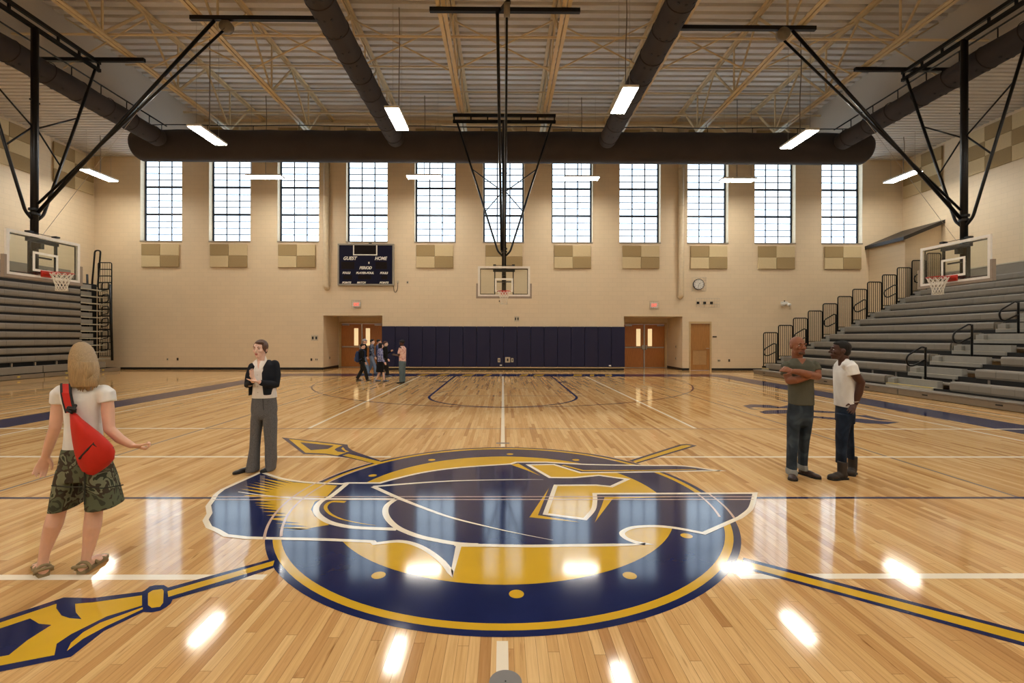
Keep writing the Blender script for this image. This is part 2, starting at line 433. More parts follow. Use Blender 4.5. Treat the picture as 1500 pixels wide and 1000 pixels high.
for i, (a, b) in enumerate(wins):
    root = empty('window_%d' % (i + 1), ((a + b) / 2, WALL_Y + 0.30, WZ0)); struct(root, '%s tall gridded window counted from the left' % ORD[i])
    link('window_frame', fr_me, parent=root); link('window_sill', sill_me, parent=root)
    z = fw
    for s in range(3):
        for r in range(4):
            for c in range(3):
                link('pane', pane_me, parent=root, loc=((c - 1) * gw, 0, z + (r + 0.5) * gh))
            if r:
                link('glazing_bar', bar_h, parent=root, loc=(0, 0, z + r * gh))
        for c in (-0.5, 0.5):
            link('glazing_bar', bar_v, parent=root, loc=(c * gw, 0, z + 2 * gh))
        z += 4 * gh
        if s < 2:
            link('mullion', mul_me, parent=root, loc=(0, 0, z + 0.0375)); z += 0.075

# ---- doors
M_oak = mat('honey_oak_veneer', rgb(176, 112, 52), 0.4, var=0.16, scale=3, stretch=(14, 14, 1), coat=0.2)
M_oak2 = mat('light_oak_veneer', rgb(168, 118, 62), 0.4, var=0.14, scale=3, stretch=(14, 14, 1), coat=0.2)
M_louver = mat('louver_wood', rgb(190, 150, 98), 0.5, var=0.06)
M_frame = mat('tan_painted_door_frame', rgb(196, 168, 122), 0.5)
M_lite = emit('lit_wired_glass', (1.0, 0.78, 0.42), 0.55)
for k, (a, b) in enumerate(DR):
    c = (a + b) / 2
    root = empty('door_%d' % (k + 1), (c, ALC_Y, 0)); struct(root, 'pair of honey oak doors in the %s alcove' % ('left', 'right')[k])
    bm = bmesh.new(); w = (b - a) / 2
    box(bm, -w, -w + 0.09, -0.05, 0.1, 0, DOOR_H); box(bm, w - 0.09, w, -0.05, 0.1, 0, DOOR_H); box(bm, -w + 0.09, w - 0.09, -0.05, 0.1, DOOR_H - 0.09, DOOR_H)
    obj('door_frame', bm, M_frame, root)
    obj('center_post', boxm(-0.035, 0.035, -0.03, 0.1, 0, DOOR_H - 0.09), M_steel, root)
    obj('threshold', boxm(-w + 0.02, w - 0.02, -0.12, 0.02, 0, 0.02), M_steel, root)
    lw = w - 0.09 - 0.035; lh = DOOR_H - 0.1
    for s in (-1, 1):
        x0 = 0.035 if s > 0 else -0.035 - lw
        inner = 0.16                       # lite sits near the meeting edge
        l0 = x0 + (inner if s > 0 else lw - inner - 0.23); l1 = l0 + 0.23; lz0, lz1 = lh * 0.50, lh * 0.90
        bm = bmesh.new()
        for q in ((x0 + 0.005, l0, 0.012, lh), (l1, x0 + lw - 0.005, 0.012, lh), (l0, l1, 0.012, lz0), (l0, l1, lz1, lh)):
            box(bm, q[0], q[1], 0.0, 0.05, q[2], q[3])
        leaf = obj('door_leaf', bm, M_oak, root)
        obj('glass_lite', boxm(l0, l1, 0.02, 0.03, lz0, lz1), M_lite, leaf)
        bm = boxm(x0 + 0.06, x0 + lw - 0.06, -0.07, -0.02, lh * 0.455, lh * 0.485, 0.008)
        pb = obj('push_bar', bm, M_steel, leaf)
        obj('latch_case', boxm(x0 + (0.02 if s > 0 else lw - 0.10), x0 + (0.10 if s > 0 else lw - 0.02), -0.08, 0.0, lh * 0.42, lh * 0.52, 0.006), M_steel, leaf)
        obj('door_closer', boxm(x0 + (lw - 0.42 if s > 0 else 0.06), x0 + (lw - 0.06 if s > 0 else 0.42), -0.07, 0.0, lh - 0.09, lh - 0.02, 0.008), M_steel, leaf)
root = empty('door_3', ((SD[0] + SD[1]) / 2, WALL_Y, 0)); struct(root, 'single oak door with a louvered lower panel')
w = (SD[1] - SD[0]) / 2; h = SD[2]
bm = bmesh.new()
box(bm, -w, -w + 0.07, -0.03, 0.14, 0, h); box(bm, w - 0.07, w, -0.03, 0.14, 0, h); box(bm, -w + 0.07, w - 0.07, -0.03, 0.14, h - 0.1, h)
obj('door_frame', bm, M_frame, root)
bm = bmesh.new(); la, lb, lc, ld = -w + 0.2, w - 0.22, 0.28, 0.98
for q in ((-w + 0.075, la, 0.01, h - 0.105), (lb, w - 0.075, 0.01, h - 0.105), (la, lb, 0.01, lc), (la, lb, ld, h - 0.105)):
    box(bm, q[0], q[1], 0.03, 0.08, q[2], q[3])
leaf = obj('door_leaf', bm, M_oak2, root)
obj('louver_back', boxm(la, lb, 0.07, 0.078, lc, ld), M_louver, leaf)
obj('louver_post', boxm((la + lb) / 2 - 0.012, (la + lb) / 2 + 0.012, 0.028, 0.07, lc, ld), M_louver, leaf)
for i in range(7):
    z = lc + 0.05 + i * 0.1
    obj('louver_slat', beamm((la, 0.05, z), (lb, 0.05, z), 0.02, 0.07), M_louver, leaf)
obj('lever_handle', tubem(rounded([(w - 0.13, 0.03, 1.08), (w - 0.13, -0.04, 1.08), (w - 0.27, -0.04, 1.08)], 0.03), 0.014), M_steel, leaf, True)
for z in (0.25, h / 2, h - 0.3):
    obj('hinge', tubem([(-w + 0.072, 0.02, z - 0.06), (-w + 0.072, 0.02, z + 0.06)], 0.012, 6), M_black_metal, leaf)

# ---- closet in the far right corner with a sloping dark roof
bm = bmesh.new(); cx0, cy0 = AY(1273, 400, WALL_Y).x, 20.3
zl, zr = AY(1326, 350, cy0).z, AY(1382, 328, cy0).z
V = [bm.verts.new(p) for p in ((cx0, cy0, 0), (WALL_R, cy0, 0), (WALL_R, WALL_Y, 0), (cx0, WALL_Y, 0), (cx0, cy0, zl), (WALL_R, cy0, zr), (WALL_R, WALL_Y, zr), (cx0, WALL_Y, zl))]
for f in ((0, 1, 5, 4), (0, 4, 7, 3), (4, 5, 6, 7)):
    bm.faces.new([V[i] for i in f])
wc = obj('wall_corner', bm, M_wall_x); struct(wc, 'cream block closet in the far right corner')
bm = bmesh.new(); sl = (zr - zl) / (WALL_R - cx0)
xo, yo = cx0 - 0.22, cy0 - 0.18; zo = zl - 0.22 * sl
V = [bm.verts.new(p) for p in ((xo, yo, zo), (WALL_R, yo, zr), (WALL_R, WALL_Y, zr), (xo, WALL_Y, zo), (xo, yo, zo + 0.16), (WALL_R, yo, zr + 0.16), (WALL_R, WALL_Y, zr + 0.16), (xo, WALL_Y, zo + 0.16))]
for f in ((0, 3, 2, 1), (4, 5, 6, 7), (0, 1, 5, 4), (1, 2, 6, 5), (2, 3, 7, 6), (3, 0, 4, 7)):
    bm.faces.new([V[i] for i in f])
obj('roof_slab', bm, mat('dark_brown_metal_roof', rgb(30, 22, 20), 0.45), wc)

# ================================================================== hanging lamps
M_led = emit('lamp_diffuser', LAMP_COL, LAMP_POWER)
bm = boxm(-0.23, 0.23, -0.76, 0.76, 0.0, 0.07, 0.012); hous_me = bm_mesh('lamp_housing', bm); hous_me.materials.append(M_white_metal)
dif_me = bm_mesh('lamp_diffuser', boxm(-0.205, 0.205, -0.735, 0.735, -0.012, 0.001)); dif_me.materials.append(M_led)
def lamp(x, y, z, rz, label, group, top):
    t = thing('hanging_lamp', label, 'lamp', (x, y, z), rz, group)
    link('lamp_housing', hous_me, parent=t); link('lamp_diffuser', dif_me, parent=t)
    for s in (-1, 1):
        obj('suspension_cable', tubem([(0, s * 0.6, 0.06), (0, s * 0.6, top - z)], 0.006, 5), M_steel, t)
    obj('power_cord', tubem(rounded([(0.05, 0, 0.06), (0.05, 0.02, (top - z) * 0.4), (0.08, -0.02, (top - z) * 0.7), (0.05, 0, top - z)], 0.3), 0.016, 6), mat('grey_power_cord', rgb(120, 112, 100), 0.6), t)
LZ = HC + 7.0
g = 'lamps hanging over the court'
for (px, py, rz, lab) in (
        (304.5, 199, 0, 'long white lamp over the left of the court, below the large cross duct end'),
        (145, 257, 0, 'long white lamp nearest the left wall, lit'),
        (582, 175, 0, 'bright rectangular lamp beside the left middle duct'),
        (914, 148, 0, 'bright rectangular lamp overlapping the right middle duct'),
        (1170, 204.5, 0, 'long white lamp over the right of the court, below the cross duct'),
        (1322, 259.5, 0, 'long white lamp nearest the right wall, lit'),
        (388.5, 259.5, PI / 2, 'crosswise lamp in front of the third window from the left'),
        (621.5, 259.5, PI / 2, 'crosswise lamp in front of the fifth window from the left'),
        (852, 261.5, PI / 2, 'crosswise lamp in front of the seventh window from the left'),
        (1080.5, 264, PI / 2, 'crosswise lamp between the ninth and tenth windows')):
    d = ray(px, py); t = (LZ - HC) / d.z
    p = Vector((d.x * t, d.y * t, LZ))
    lamp(p.x, p.y, LZ, rz, lab, g, Z_CEIL if abs(p.x) < X_MAIN else Z_SIDE)
for y, w1 in ((7.6, 'first row beyond the top edge'), (1.4, 'second row overhead'), (-4.8, 'third row behind'), (-10.6, 'last row behind')):
    for x, w2 in ((-17.4, 'far left'), (-10.4, 'left'), (-3.45, 'left of centre'), (3.45, 'right of centre'), (10.4, 'right'), (17.4, 'far right')):
        lamp(x, y, LZ, 0, 'hanging lamp out of view, %s, %s' % (w1, w2), 'lamps overhead and behind', Z_CEIL if abs(x) < X_MAIN else Z_SIDE)
# ================================================================== paint on the floor (parts of the floor)
PZ, PDZ = 0.0005, 0.0003
_count = [0]
def paint_z(level):
    _count[0] += 1                                  # no two coats lie in exactly one plane
    return PZ + PDZ * level + 2e-5 * (_count[0] % 13)
def poly3(name, pts, m, level):
    z = paint_z(level); pts = [Vector((p[0], p[1], z)) for p in pts]
    bm = bmesh.new(); vs = [bm.verts.new(p) for p in pts]
    for t in tessellate_polygon([pts]):
        try: bm.faces.new([vs[i] for i in t])
        except ValueError: pass
    for f in bm.faces:
        f.normal_update()
        if f.normal.z < 0: f.normal_flip()
    me = bpy.data.meshes.new(name); bm.to_mesh(me); bm.free()
    return link(name, me, m, floor)
def ppoly(name, px, m, level):
    return poly3(name, [G(*p) for p in px], m, level)
def smooth_path(pts, n=6):
    pts = [Vector(p) for p in pts]; out = []
    for i in range(len(pts) - 1):
        p0 = pts[max(i - 1, 0)]; p1 = pts[i]; p2 = pts[i + 1]; p3 = pts[min(i + 2, len(pts) - 1)]
        for k in range(n):
            t = k / n
            out.append(0.5 * ((2 * p1) + (p2 - p0) * t + (2 * p0 - 5 * p1 + 4 * p2 - p3) * t * t + (3 * p1 - p0 - 3 * p2 + p3) * t ** 3))
    out.append(pts[-1]); return out
def stroke(name, pts, w, m, level, closed=False):
    pts = [Vector((p[0], p[1], 0)) for p in pts]; n = len(pts)
    ws = w if isinstance(w, (list, tuple)) else [w] * n
    bm = bmesh.new(); z = paint_z(level); prs = []
    for i, p in enumerate(pts):
        a = pts[i - 1] if (i or closed) else None; b = pts[(i + 1) % n] if (i < n - 1 or closed) else None
        d1 = (p - a).normalized() if a is not None else None; d2 = (b - p).normalized() if b is not None else None
        if d1 is None: d1 = d2
        if d2 is None: d2 = d1
        t = d1 + d2
        if t.length < 1e-6: t = d2.copy()
        t.normalize(); nrm = Vector((-t.y, t.x, 0)); k = min(2.2, 1.0 / max(0.3, nrm.dot(Vector((-d2.y, d2.x, 0)))))
        h = nrm * (ws[i] / 2 * k)
        prs.append((bm.verts.new((p.x + h.x, p.y + h.y, z)), bm.verts.new((p.x - h.x, p.y - h.y, z))))
    for i in range(n if closed else n - 1):
        A, B = prs[i], prs[(i + 1) % n]
        bm.faces.new((A[1], B[1], B[0], A[0]))
    for f in bm.faces:
        f.normal_update()
        if f.normal.z < 0: f.normal_flip()
    me = bpy.data.meshes.new(name); bm.to_mesh(me); bm.free()
    return link(name, me, m, floor)
def pstroke(name, px, w, m, level, curve=True, taper=None, closed=False):
    pts = [G(*p) for p in px]
    if curve: pts = smooth_path(pts)
    if taper is not None:
        n = len(pts); w = [w + (taper - w) * i / (n - 1) for i in range(n)]
    return stroke(name, pts, w, m, level, closed)
def ring(name, c, r0, r1, m, level, n=96, a0=0.0, a1=2 * PI):
    bm = bmesh.new(); z = paint_z(level); prs = []
    full = abs(a1 - a0 - 2 * PI) < 1e-6; k = n if full else n + 1
    for i in range(k):
        a = a0 + (a1 - a0) * i / n
        prs.append((bm.verts.new((c[0] + r0 * math.cos(a), c[1] + r0 * math.sin(a), z)), bm.verts.new((c[0] + r1 * math.cos(a), c[1] + r1 * math.sin(a), z))))
    for i in range(n):
        A, B = prs[i], prs[(i + 1) % k]
        bm.faces.new((A[0], A[1], B[1], B[0]))
    me = bpy.data.meshes.new(name); bm.to_mesh(me); bm.free()
    return link(name, me, m, floor)
def disc(name, c, r, m, level, n=64):
    return poly3(name, [(c[0] + r * math.cos(2 * PI * i / n), c[1] + r * math.sin(2 * PI * i / n)) for i in range(n)], m, level)
def rect(name, x0, x1, y0, y1, m, level):
    return poly3(name, [(x0, y0), (x1, y0), (x1, y1), (x0, y1)], m, level)
NV, GD, WH, TN, GR = M_navy_paint, M_gold_paint, M_white_paint, M_tan_paint, M_grey_paint
# court lines
BLY = 18.7; CC = (0.01, 4.53)
for s, nm in ((1, 'right'), (-1, 'left')):
    rect('border_band', min(s * 8.72, s * 9.62), max(s * 8.72, s * 9.62), -9.4, BLY + 1.2, NV, 0)
    rect('side_line', min(s * 8.1, s * 8.15), max(s * 8.1, s * 8.15), -9, BLY, WH, 0)
    rect('side_line', min(s * 10.35, s * 10.4), max(s * 10.35, s * 10.4), -9, BLY + 1.6, WH, 0)
    rect('volleyball_line', min(s * 3.37, s * 3.43), max(s * 3.37, s * 3.43), 8.02, BLY, WH, 1)
    rect('grey_court_line', s * 5.2 - 0.02, s * 5.2 + 0.02, 0, BLY, GR, 0)
    rect('key_line', s * 1.99 - 0.035, s * 1.99 + 0.035, 12.44, BLY, NV, 2)
    for y in (BLY - 2.3, BLY - 2.3 - 1.15 * 1.0, BLY - 2.3 - 2.3, BLY - 2.3 - 3.45):
        if y == BLY - 2.3: rect('lane_block', min(s * 2.02, s * 2.30), max(s * 2.02, s * 2.30), y - 0.16, y + 0.12, NV, 2)
        else: rect('lane_tick', min(s * 2.02, s * 2.25), max(s * 2.02, s * 2.25), y - 0.03, y + 0.03, GR, 2)
rect('base_line_band', -8.72, 8.72, BLY, BLY + 1.2, NV, 0)
for (a, b) in ((610, 622), (640, 652), (676, 690), (708, 716), (760, 770), (780, 794), (838, 850), (862, 868), (884, 894)):
    p, q = G(a, 549.6), G(b, 549.6)
    poly3('gold_band_mark', [(p.x, BLY + 0.25), (q.x, BLY + 0.25), (q.x + 0.15, BLY + 0.95), (p.x + 0.15, BLY + 0.95)], GD, 1)
stroke('free_throw_line', [(-2.3, 12.44), (2.3, 12.44)], 0.05, GR, 1)
stroke('free_throw_circle', arc(0, 12.44, 1.99, PI, 2 * PI, 40), 0.07, NV, 3)
for k in range(9):
    if k % 2: stroke('circle_dash', arc(0, 12.44, 1.99, PI * k / 9, PI * (k + 1) / 9, 5), 0.05, GR, 1)
HY = 17.42 - 0.44
stroke('three_point_line', [(-6.56, BLY)] + [(x, y) for x, y in arc(0, HY, 6.56, PI, 2 * PI, 80)] + [(6.56, BLY)], 0.05, NV, 2)
rect('centre_long_line', -0.03, 0.03, 6.66, BLY, WH, 1); rect('centre_long_line', -0.03, 0.03, 2.18, 2.40, WH, 1)
rect('grey_mark', -0.1, 0.1, 6.85, 6.93, GR, 2)
rect('grey_cross_line', -5.2, 5.2, 7.96, 8.0, GR, 0)
rect('white_cross_line', -10.4, -5.2, 7.95, 8.01, WH, 1); rect('white_cross_line', 5.2, 10.4, 7.95, 8.01, WH, 1)
for y in (6.1, 3.045):
    for s in (-1, 1):
        x = s * math.sqrt(max(0.01, 2.17 ** 2 - (y - CC[1]) ** 2))
        rect('attack_line', min(x, s * 10.4), max(x, s * 10.4), y - 0.033, y + 0.033, WH, 1)
rect('half_court_line', -8.72, -2.0, 4.515, 4.565, NV, 1); rect('half_court_line', 2.0, 8.72, 4.515, 4.565, NV, 1)
# side logo by the right sideline
for px in (((1088, 594), (1100, 592), (1128, 593), (1142, 596), (1155, 593), (1170, 592), (1160, 598), (1128, 597.5), (1106, 596), (1098, 597.5), (1118, 601), (1100, 599)),
           ((1112, 603), (1122, 601), (1150, 600), (1188, 600.5), (1225, 603), (1222, 605), (1190, 603.5), (1150, 605.5), (1120, 606)),
           ((1189, 609), (1228, 612), (1262, 613), (1295, 617), (1318, 618), (1300, 621), (1268, 620), (1240, 616), (1190, 611.5)),
           ((1250, 608), (1268, 608), (1285, 612), (1308, 616), (1286, 615), (1266, 611)),
           ((1136, 584), (1146, 586), (1156, 588), (1150, 588.5))):
    ppoly('side_emblem', px, NV, 1)
# the emblem: ring and gold field
disc('emblem_ring', CC, 2.10, NV, 2, 128); ring('emblem_gold_ring', CC, 1.985, 2.046, GD, 3, 128); disc('emblem_field', CC, 1.585, GD, 3, 128)
for p in ((545.8, 696.4), (632.4, 673.5), (747, 665), (843.5, 673.5), (1005.6, 784.8), (922.5, 843), (756.5, 870), (554.5, 842.5), (932, 694)):
    if p[0] == 932: continue
    disc('emblem_rivet', G(*p), 0.047, GD, 4, 20)
# spears
ppoly('spear_outline', [(412.6, 640.6), (509, 651), (510, 655), (515, 659), (522.4, 662.2), (557, 674.4), (548, 679), (511.6, 670.6), (490, 667.9), (476.8, 665.9), (444.4, 664.9)], NV, 3)
ppoly('spear_head', [(422.8, 642.8), (502, 652), (493, 656), (490, 658.5), (494.8, 661.4), (507.4, 662.6), (494.8, 667), (476.8, 664.4), (447.4, 663)], GD, 4)
ppoly('spear_head_core', [(439.6, 647.8), (488.8, 652.8), (480.4, 657.4), (455, 659.2)], NV, 5)
ppoly('spear_crescent', [(502.6, 654.6), (506, 659), (511.6, 661.4), (506.8, 662.2), (499.6, 657)], GD, 4)
pstroke('spear_shaft', [(506, 665.8), (556, 678.2)], 0.10, GD, 5, False)
ppoly('spear_outline', [(921.6, 674.6), (996, 651), (1006, 650), (1021, 652.6), (934, 678.6)], NV, 3)
ppoly('spear_shaft', [(927, 675.4), (998, 652.6), (1006, 651.6), (1014, 652.8), (931, 677.7)], GD, 4)
ppoly('spear_outline', [(-430, 1066), (-160, 959), (0, 906), (93.6, 875), (135, 876), (208, 866.6), (212, 864.8), (219, 859), (227, 857), (240, 856.8), (246, 860.5), (310, 842.9), (402, 817.5), (400, 832), (337.6, 853.6), (252.8, 878), (250, 884), (244, 889), (235, 894.4), (222, 897), (209.7, 896.4), (152.5, 924), (104, 962), (0, 984), (-160, 1018)], NV, 3)
ppoly('spear_shaft', [(245.5, 866), (402, 821), (400, 828.5), (246.5, 874.5)], GD, 4)
ppoly('spear_binding', [(216.8, 868.8), (224, 864.5), (237.6, 862.7), (239.7, 865.6), (239, 883), (234.4, 888.8), (222.4, 890.4), (216.8, 886.4)], GD, 4)
ppoly('spear_head', [(-385, 1055), (-150, 961), (0, 912), (83, 884.3), (82.3, 891), (90, 901.6), (102, 905.5), (119.6, 907), (111, 897), (110, 884.3), (135, 882.5), (208, 872), (208, 886.9), (156, 903), (104, 929), (83, 943), (79.7, 959.7), (0, 975), (-150, 1006)], GD, 4)
ppoly('spear_head_core', [(-300, 1031), (-130, 962), (0, 920.7), (44, 906), (57, 913.7), (75.4, 915.5), (40, 938), (13, 959.7), (0, 962), (-130, 990)], NV, 5)
ppoly('spear_crescent', [(98, 953.6), (104, 941.5), (122, 926), (147, 912), (209, 889.5), (209, 892.2), (156, 917), (121, 936)], GD, 4)
ppoly('spear_outline', [(1089, 816.6), (1500, 924), (1700, 976), (1700, 1000), (1500, 946.5), (1083, 831)], NV, 3)
ppoly('spear_shaft', [(1087, 820.5), (1500, 928.8), (1700, 981), (1700, 995), (1500, 940.8), (1085, 828)], GD, 4)
# helmet: navy silhouette with a white outline
def dens(px, curved):
    """px: list of points; indices in 'curved' ranges are smoothed"""
    out = []; i = 0
    while i < len(px):
        r = next((c for c in curved if c[0] == i), None)
        if r:
            seg = [Vector((p[0], p[1], 0)) for p in px[r[0]:r[1] + 1]]
            out += [(q.x, q.y) for q in smooth_path(seg, 4)]
            i = r[1] + 1
        else:
            out.append(px[i]); i += 1
    return out
HEL = [(382.6, 691.5), (412, 700.9), (440, 705.5), (463.9, 707.5), (501, 708.9),             # 0-4 plume top
       (508.7, 707.5), (556.3, 707.6), (578, 701.6), (620, 692), (670, 685.2), (748, 679.6), (756, 677), (800, 677),   # 5-12
       (860, 680.3), (940, 681.7), (989.6, 682), (1015, 684), (1039, 687.7), (1057.6, 689.6),  # 13-18 crest tip
       (1030, 689.8), (972, 690.9), (900, 692), (850.6, 692.5), (811.4, 680.4), (773.6, 680.9), (805.8, 699.5),  # 19-25
       (838, 699.6), (860, 697.8), (877, 696.2), (919, 702), (895.5, 712.8), (873, 710.7), (814, 711), (798.8, 753), (857, 760.5),  # 26-34
       (868.8, 746.8), (871.6, 732.8), (871, 723.3), (940, 723.2), (1106, 722.4),              # 35-39
       (1103, 736), (1098, 747), (1084, 758), (1031, 781.4), (989.6, 773.6), (960.8, 770.9), (932, 772), (917.6, 776), (911, 781.6), (917.6, 788.8), (932, 794.5), (948, 797.2),  # 40-51
       (900, 798.4), (780, 800), (672, 798.9), (661.8, 841), (648.6, 823.6), (626.6, 806.7), (604.6, 796.5), (582.6, 793), (556, 795.7),   # 52-60
       (549, 796.5), (546, 793.5), (480, 790.6), (407.5, 789), (362, 787.9), (331, 784.4), (317, 776.5), (306, 772), (301, 762), (307, 752), (305, 741), (311, 733), (316, 725), (326, 717)]
HEL = dens(HEL, [(0, 4), (6, 10), (12, 18), (25, 28), (34, 37), (39, 42), (43, 51), (55, 60)])
hel_w = [G(*p) for p in HEL]
poly3('helmet_silhouette', hel_w, NV, 6)
stroke('helmet_outline', hel_w, 0.045, WH, 9, True)
# plume feathers
Z1 = lambda L: [(300 + a / 7.145, 640 + b / 7.145) for a, b in L]
tips = Z1([(630, 408), (590, 432), (555, 455), (508, 472), (455, 488), (410, 513), (370, 543), (400, 612), (480, 655), (520, 690), (530, 712), (560, 740), (600, 780), (640, 820), (670, 860), (735, 905), (770, 950), (780, 985)])
notch = Z1([(910, 488), (850, 507), (825, 527), (790, 542), (740, 557), (690, 577), (650, 600), (640, 640), (700, 680), (750, 715), (740, 745), (800, 775), (850, 800), (870, 835), (1010, 905), (1080, 935), (1120, 962)])
zz = [tips[0]]
for t_, n_ in zip(tips[1:], notch): zz += [n_, t_]
ppoly('plume_gold', [(494, 711.2), (479, 727), (461, 735), (455.5, 746.5), (461, 756), (482.7, 768.8), (440, 776)] + zz[::-1] + [(430, 706.5)], GD, 7)
pstroke('plume_line', [(349, 720.5), (385, 725.5), (432, 729.6), (500, 731), (578, 731.5)], 0.012, WH, 9, taper=0.05)
pstroke('helmet_line', [(508, 708.5), (485, 727), (471, 734), (463.5, 743), (465, 753), (480, 764), (503, 770.5), (530, 773.6), (581, 775.4)], 0.055, WH, 10)
pstroke('helmet_gold_line', [(506, 735.3), (486, 735), (477, 742), (482, 751.5), (499, 760), (525, 766), (549.6, 769.7)], 0.05, GD, 8, taper=0.004)
pstroke('brow_line', [(546.5, 712.8), (620, 707), (680, 704), (758, 702.6), (796, 702.6)], 0.05, WH, 10, taper=0.006)
pstroke('brow_line', [(546.5, 712.8), (580, 728), (620, 744), (660, 758), (705, 769.5), (751, 780), (810, 791.6)], 0.055, WH, 11, taper=0.006)
pstroke('helmet_line', [(666, 798.2), (730, 799.6)], 0.045, WH, 12, False)
pstroke('cheek_line', [(578, 732.2), (567, 740.8), (564.5, 750.6), (569.6, 761.8), (584, 774), (612, 785.5), (641, 792), (672, 797), (700, 798.5)], 0.055, WH, 11)
ppoly('helmet_accent', [(748, 680.6), (759.4, 679), (791.6, 697), (772, 689)], GD, 8)
ppoly('helmet_accent', [(804, 715), (775.5, 757.8), (849, 765), (788, 754.8)], GD, 8)
ppoly('helmet_accent', [(885.6, 728.4), (1000, 727.6), (897.5, 730.6), (871, 765.7), (881, 742)], GD, 8)
pstroke('crest_gold_line', [(824, 681.4), (854, 689.3), (940, 689), (1020, 687.6)], 0.05, GD, 8, False, taper=0.02)
for y in (727.7, 732.0):
    a, b = G(312, y), G(1104, y); ym = G(737, y).y
    stroke('centre_line_edge', [(a.x, ym), (b.x, ym)], 0.018, TN, 10)
for r in (2.105, 1.985):
    stroke('ring_edge', arc(CC[0], CC[1], r, math.radians(143), math.radians(206), 24), 0.022, TN, 10)
    stroke('ring_edge', arc(CC[0], CC[1], r, math.radians(-14), math.radians(3), 10), 0.022, TN, 10)
    stroke('ring_edge', arc(CC[0], CC[1], r, math.radians(43), math.radians(54), 8), 0.022, TN, 10)
pc = G(740.5, 999.5)
plate = tag(obj('floor_plate', tubem([(0, 0, 0.0002), (0, 0, 0.004)], 0.076, 40), mat('grey_floor_plate', rgb(128, 124, 122), 0.4, 0.3), loc=(pc.x, pc.y, 0)), 'round grey cover plate in the floor below the emblem', 'floor plate')
obj('key_hole', tubem([(0, 0.004, 0.003), (0, 0.004, 0.0048)], 0.004, 10), M_black_rubber, plate)
# ================================================================== roof steel
JX = [-11.7, -8.35, -5.0, -1.67, 1.67, 5.0, 8.35, 11.7]
ORD10 = ['outermost', 'second', 'third', 'fourth', 'fifth', 'sixth', 'seventh', 'eighth', 'last']
ORD8 = ['leftmost', 'second', 'third', 'fourth', 'fifth', 'sixth', 'seventh', 'rightmost']
def chord_mesh(z, flip):
    bm = bmesh.new()
    for s in (-1, 1):
        x0, x1 = (0.02, 0.125) if s > 0 else (-0.125, -0.02)
        box(bm, x0, x1, BACK_Y + 0.05, WALL_Y - 0.02, z, z + 0.018)
        xv = 0.02 if s > 0 else -0.038
        zz0, zz1 = (z + 0.018, z + 0.12) if not flip else (z - 0.11, z)
        box(bm, xv, xv + 0.018, BACK_Y + 0.05, WALL_Y - 0.02, zz0, zz1)
    me = bm_mesh('chord', bm); me.materials.append(M_joist); return me
bc_me = chord_mesh(Z_CHORD, False); tc_me = chord_mesh(Z_CEIL - 0.03, True)
zb, zt = Z_CHORD + 0.06, Z_CEIL - 0.08
dg1 = bm_mesh('diagonal', beamm((0, 0, zb), (0, 1.55, zt), 0.045, 0.07)); dg2 = bm_mesh('diagonal', beamm((0, 0, zt), (0, 1.55, zb), 0.045, 0.07))
vt = bm_mesh('vertical', beamm((0, 0, zb), (0, 0, zt), 0.045, 0.05))
for me in (dg1, dg2, vt): me.materials.append(M_joist)
for i, x in enumerate(JX):
    t = thing('roof_joist', '%s cream steel roof joist counted from the left' % ORD8[i], 'joist', (x, 0, 0), 0, 'open web roof joists')
    link('bottom_chord', bc_me, parent=t); link('top_chord', tc_me, parent=t)
    y = -0.6
    while y + 3.1 < WALL_Y - 0.1:
        link('diagonal', dg2, parent=t, loc=(0, y, 0)); link('diagonal', dg1, parent=t, loc=(0, y + 1.55, 0)); link('vertical', vt, parent=t, loc=(0, y + 1.55, 0))
        y += 3.1
M_br = M_joist
def brace(a, b, r, name, label, cat, grp):
    return tag(obj(name, tubem([a, b], r, 6), M_br), label, cat, grp)
xs = [-X_MAIN + 0.06] + JX + [X_MAIN - 0.06]
for y, w in ((15.1, 'far'), (8.6, 'near')):
    for i in range(len(xs) - 1):
        a, b = xs[i] + 0.04, xs[i + 1] - 0.04
        t = thing('cross_bracing', 'crossed cream rods between roof joists, %s row, %s bay from the left' % (w, ORD10[i]), 'bracing', ((a + b) / 2, y, zb), 0, 'cross bracing rods')
        h = (b - a) / 2
        obj('rod', tubem([(-h, 0.0, 0), (h, 0.0, zt - zb)], 0.026, 6), M_br, t); obj('rod', tubem([(-h, 0.07, zt - zb), (h, 0.07, 0)], 0.026, 6), M_br, t)
for y, z, w in ((13.55, Z_CHORD + 0.16, 'along the joist bottoms beside the centre hoop mount'), (17.6, Z_CEIL - 0.16, 'high under the deck before the cross duct'), (19.4, Z_CEIL - 0.16, 'high under the deck behind the cross duct')):
    brace((-X_MAIN + 0.07, y, z), (X_MAIN - 0.07, y, z), 0.034, 'bridging_rod', 'long cream bridging rod ' + w, 'rod', 'bridging rods')
# sprinkler pipe by the far wall
t = thing('sprinkler_pipe', 'cream sprinkler pipe with stubs running along the far wall top', 'pipe', (0, 21.4, Z_CEIL - 0.62))
obj('main_pipe', tubem([(-14.4, 0, 0), (14.4, 0, 0)], 0.07, 8), M_br, t, True)
obj('main_pipe', tubem([(-14.4, -0.8, 0.12), (14.4, -0.8, 0.12)], 0.05, 8), M_br, t, True)
for x in (-12.6, -9.6, -6.7, -3.4, -0.2, 3.0, 6.3, 9.5, 12.4):
    obj('branch', tubem(rounded([(x, 0, 0.0), (x + 0.5, -0.5, -0.25), (x + 0.8, -0.9, -0.9)], 0.2), 0.045, 7), M_br, t, True)
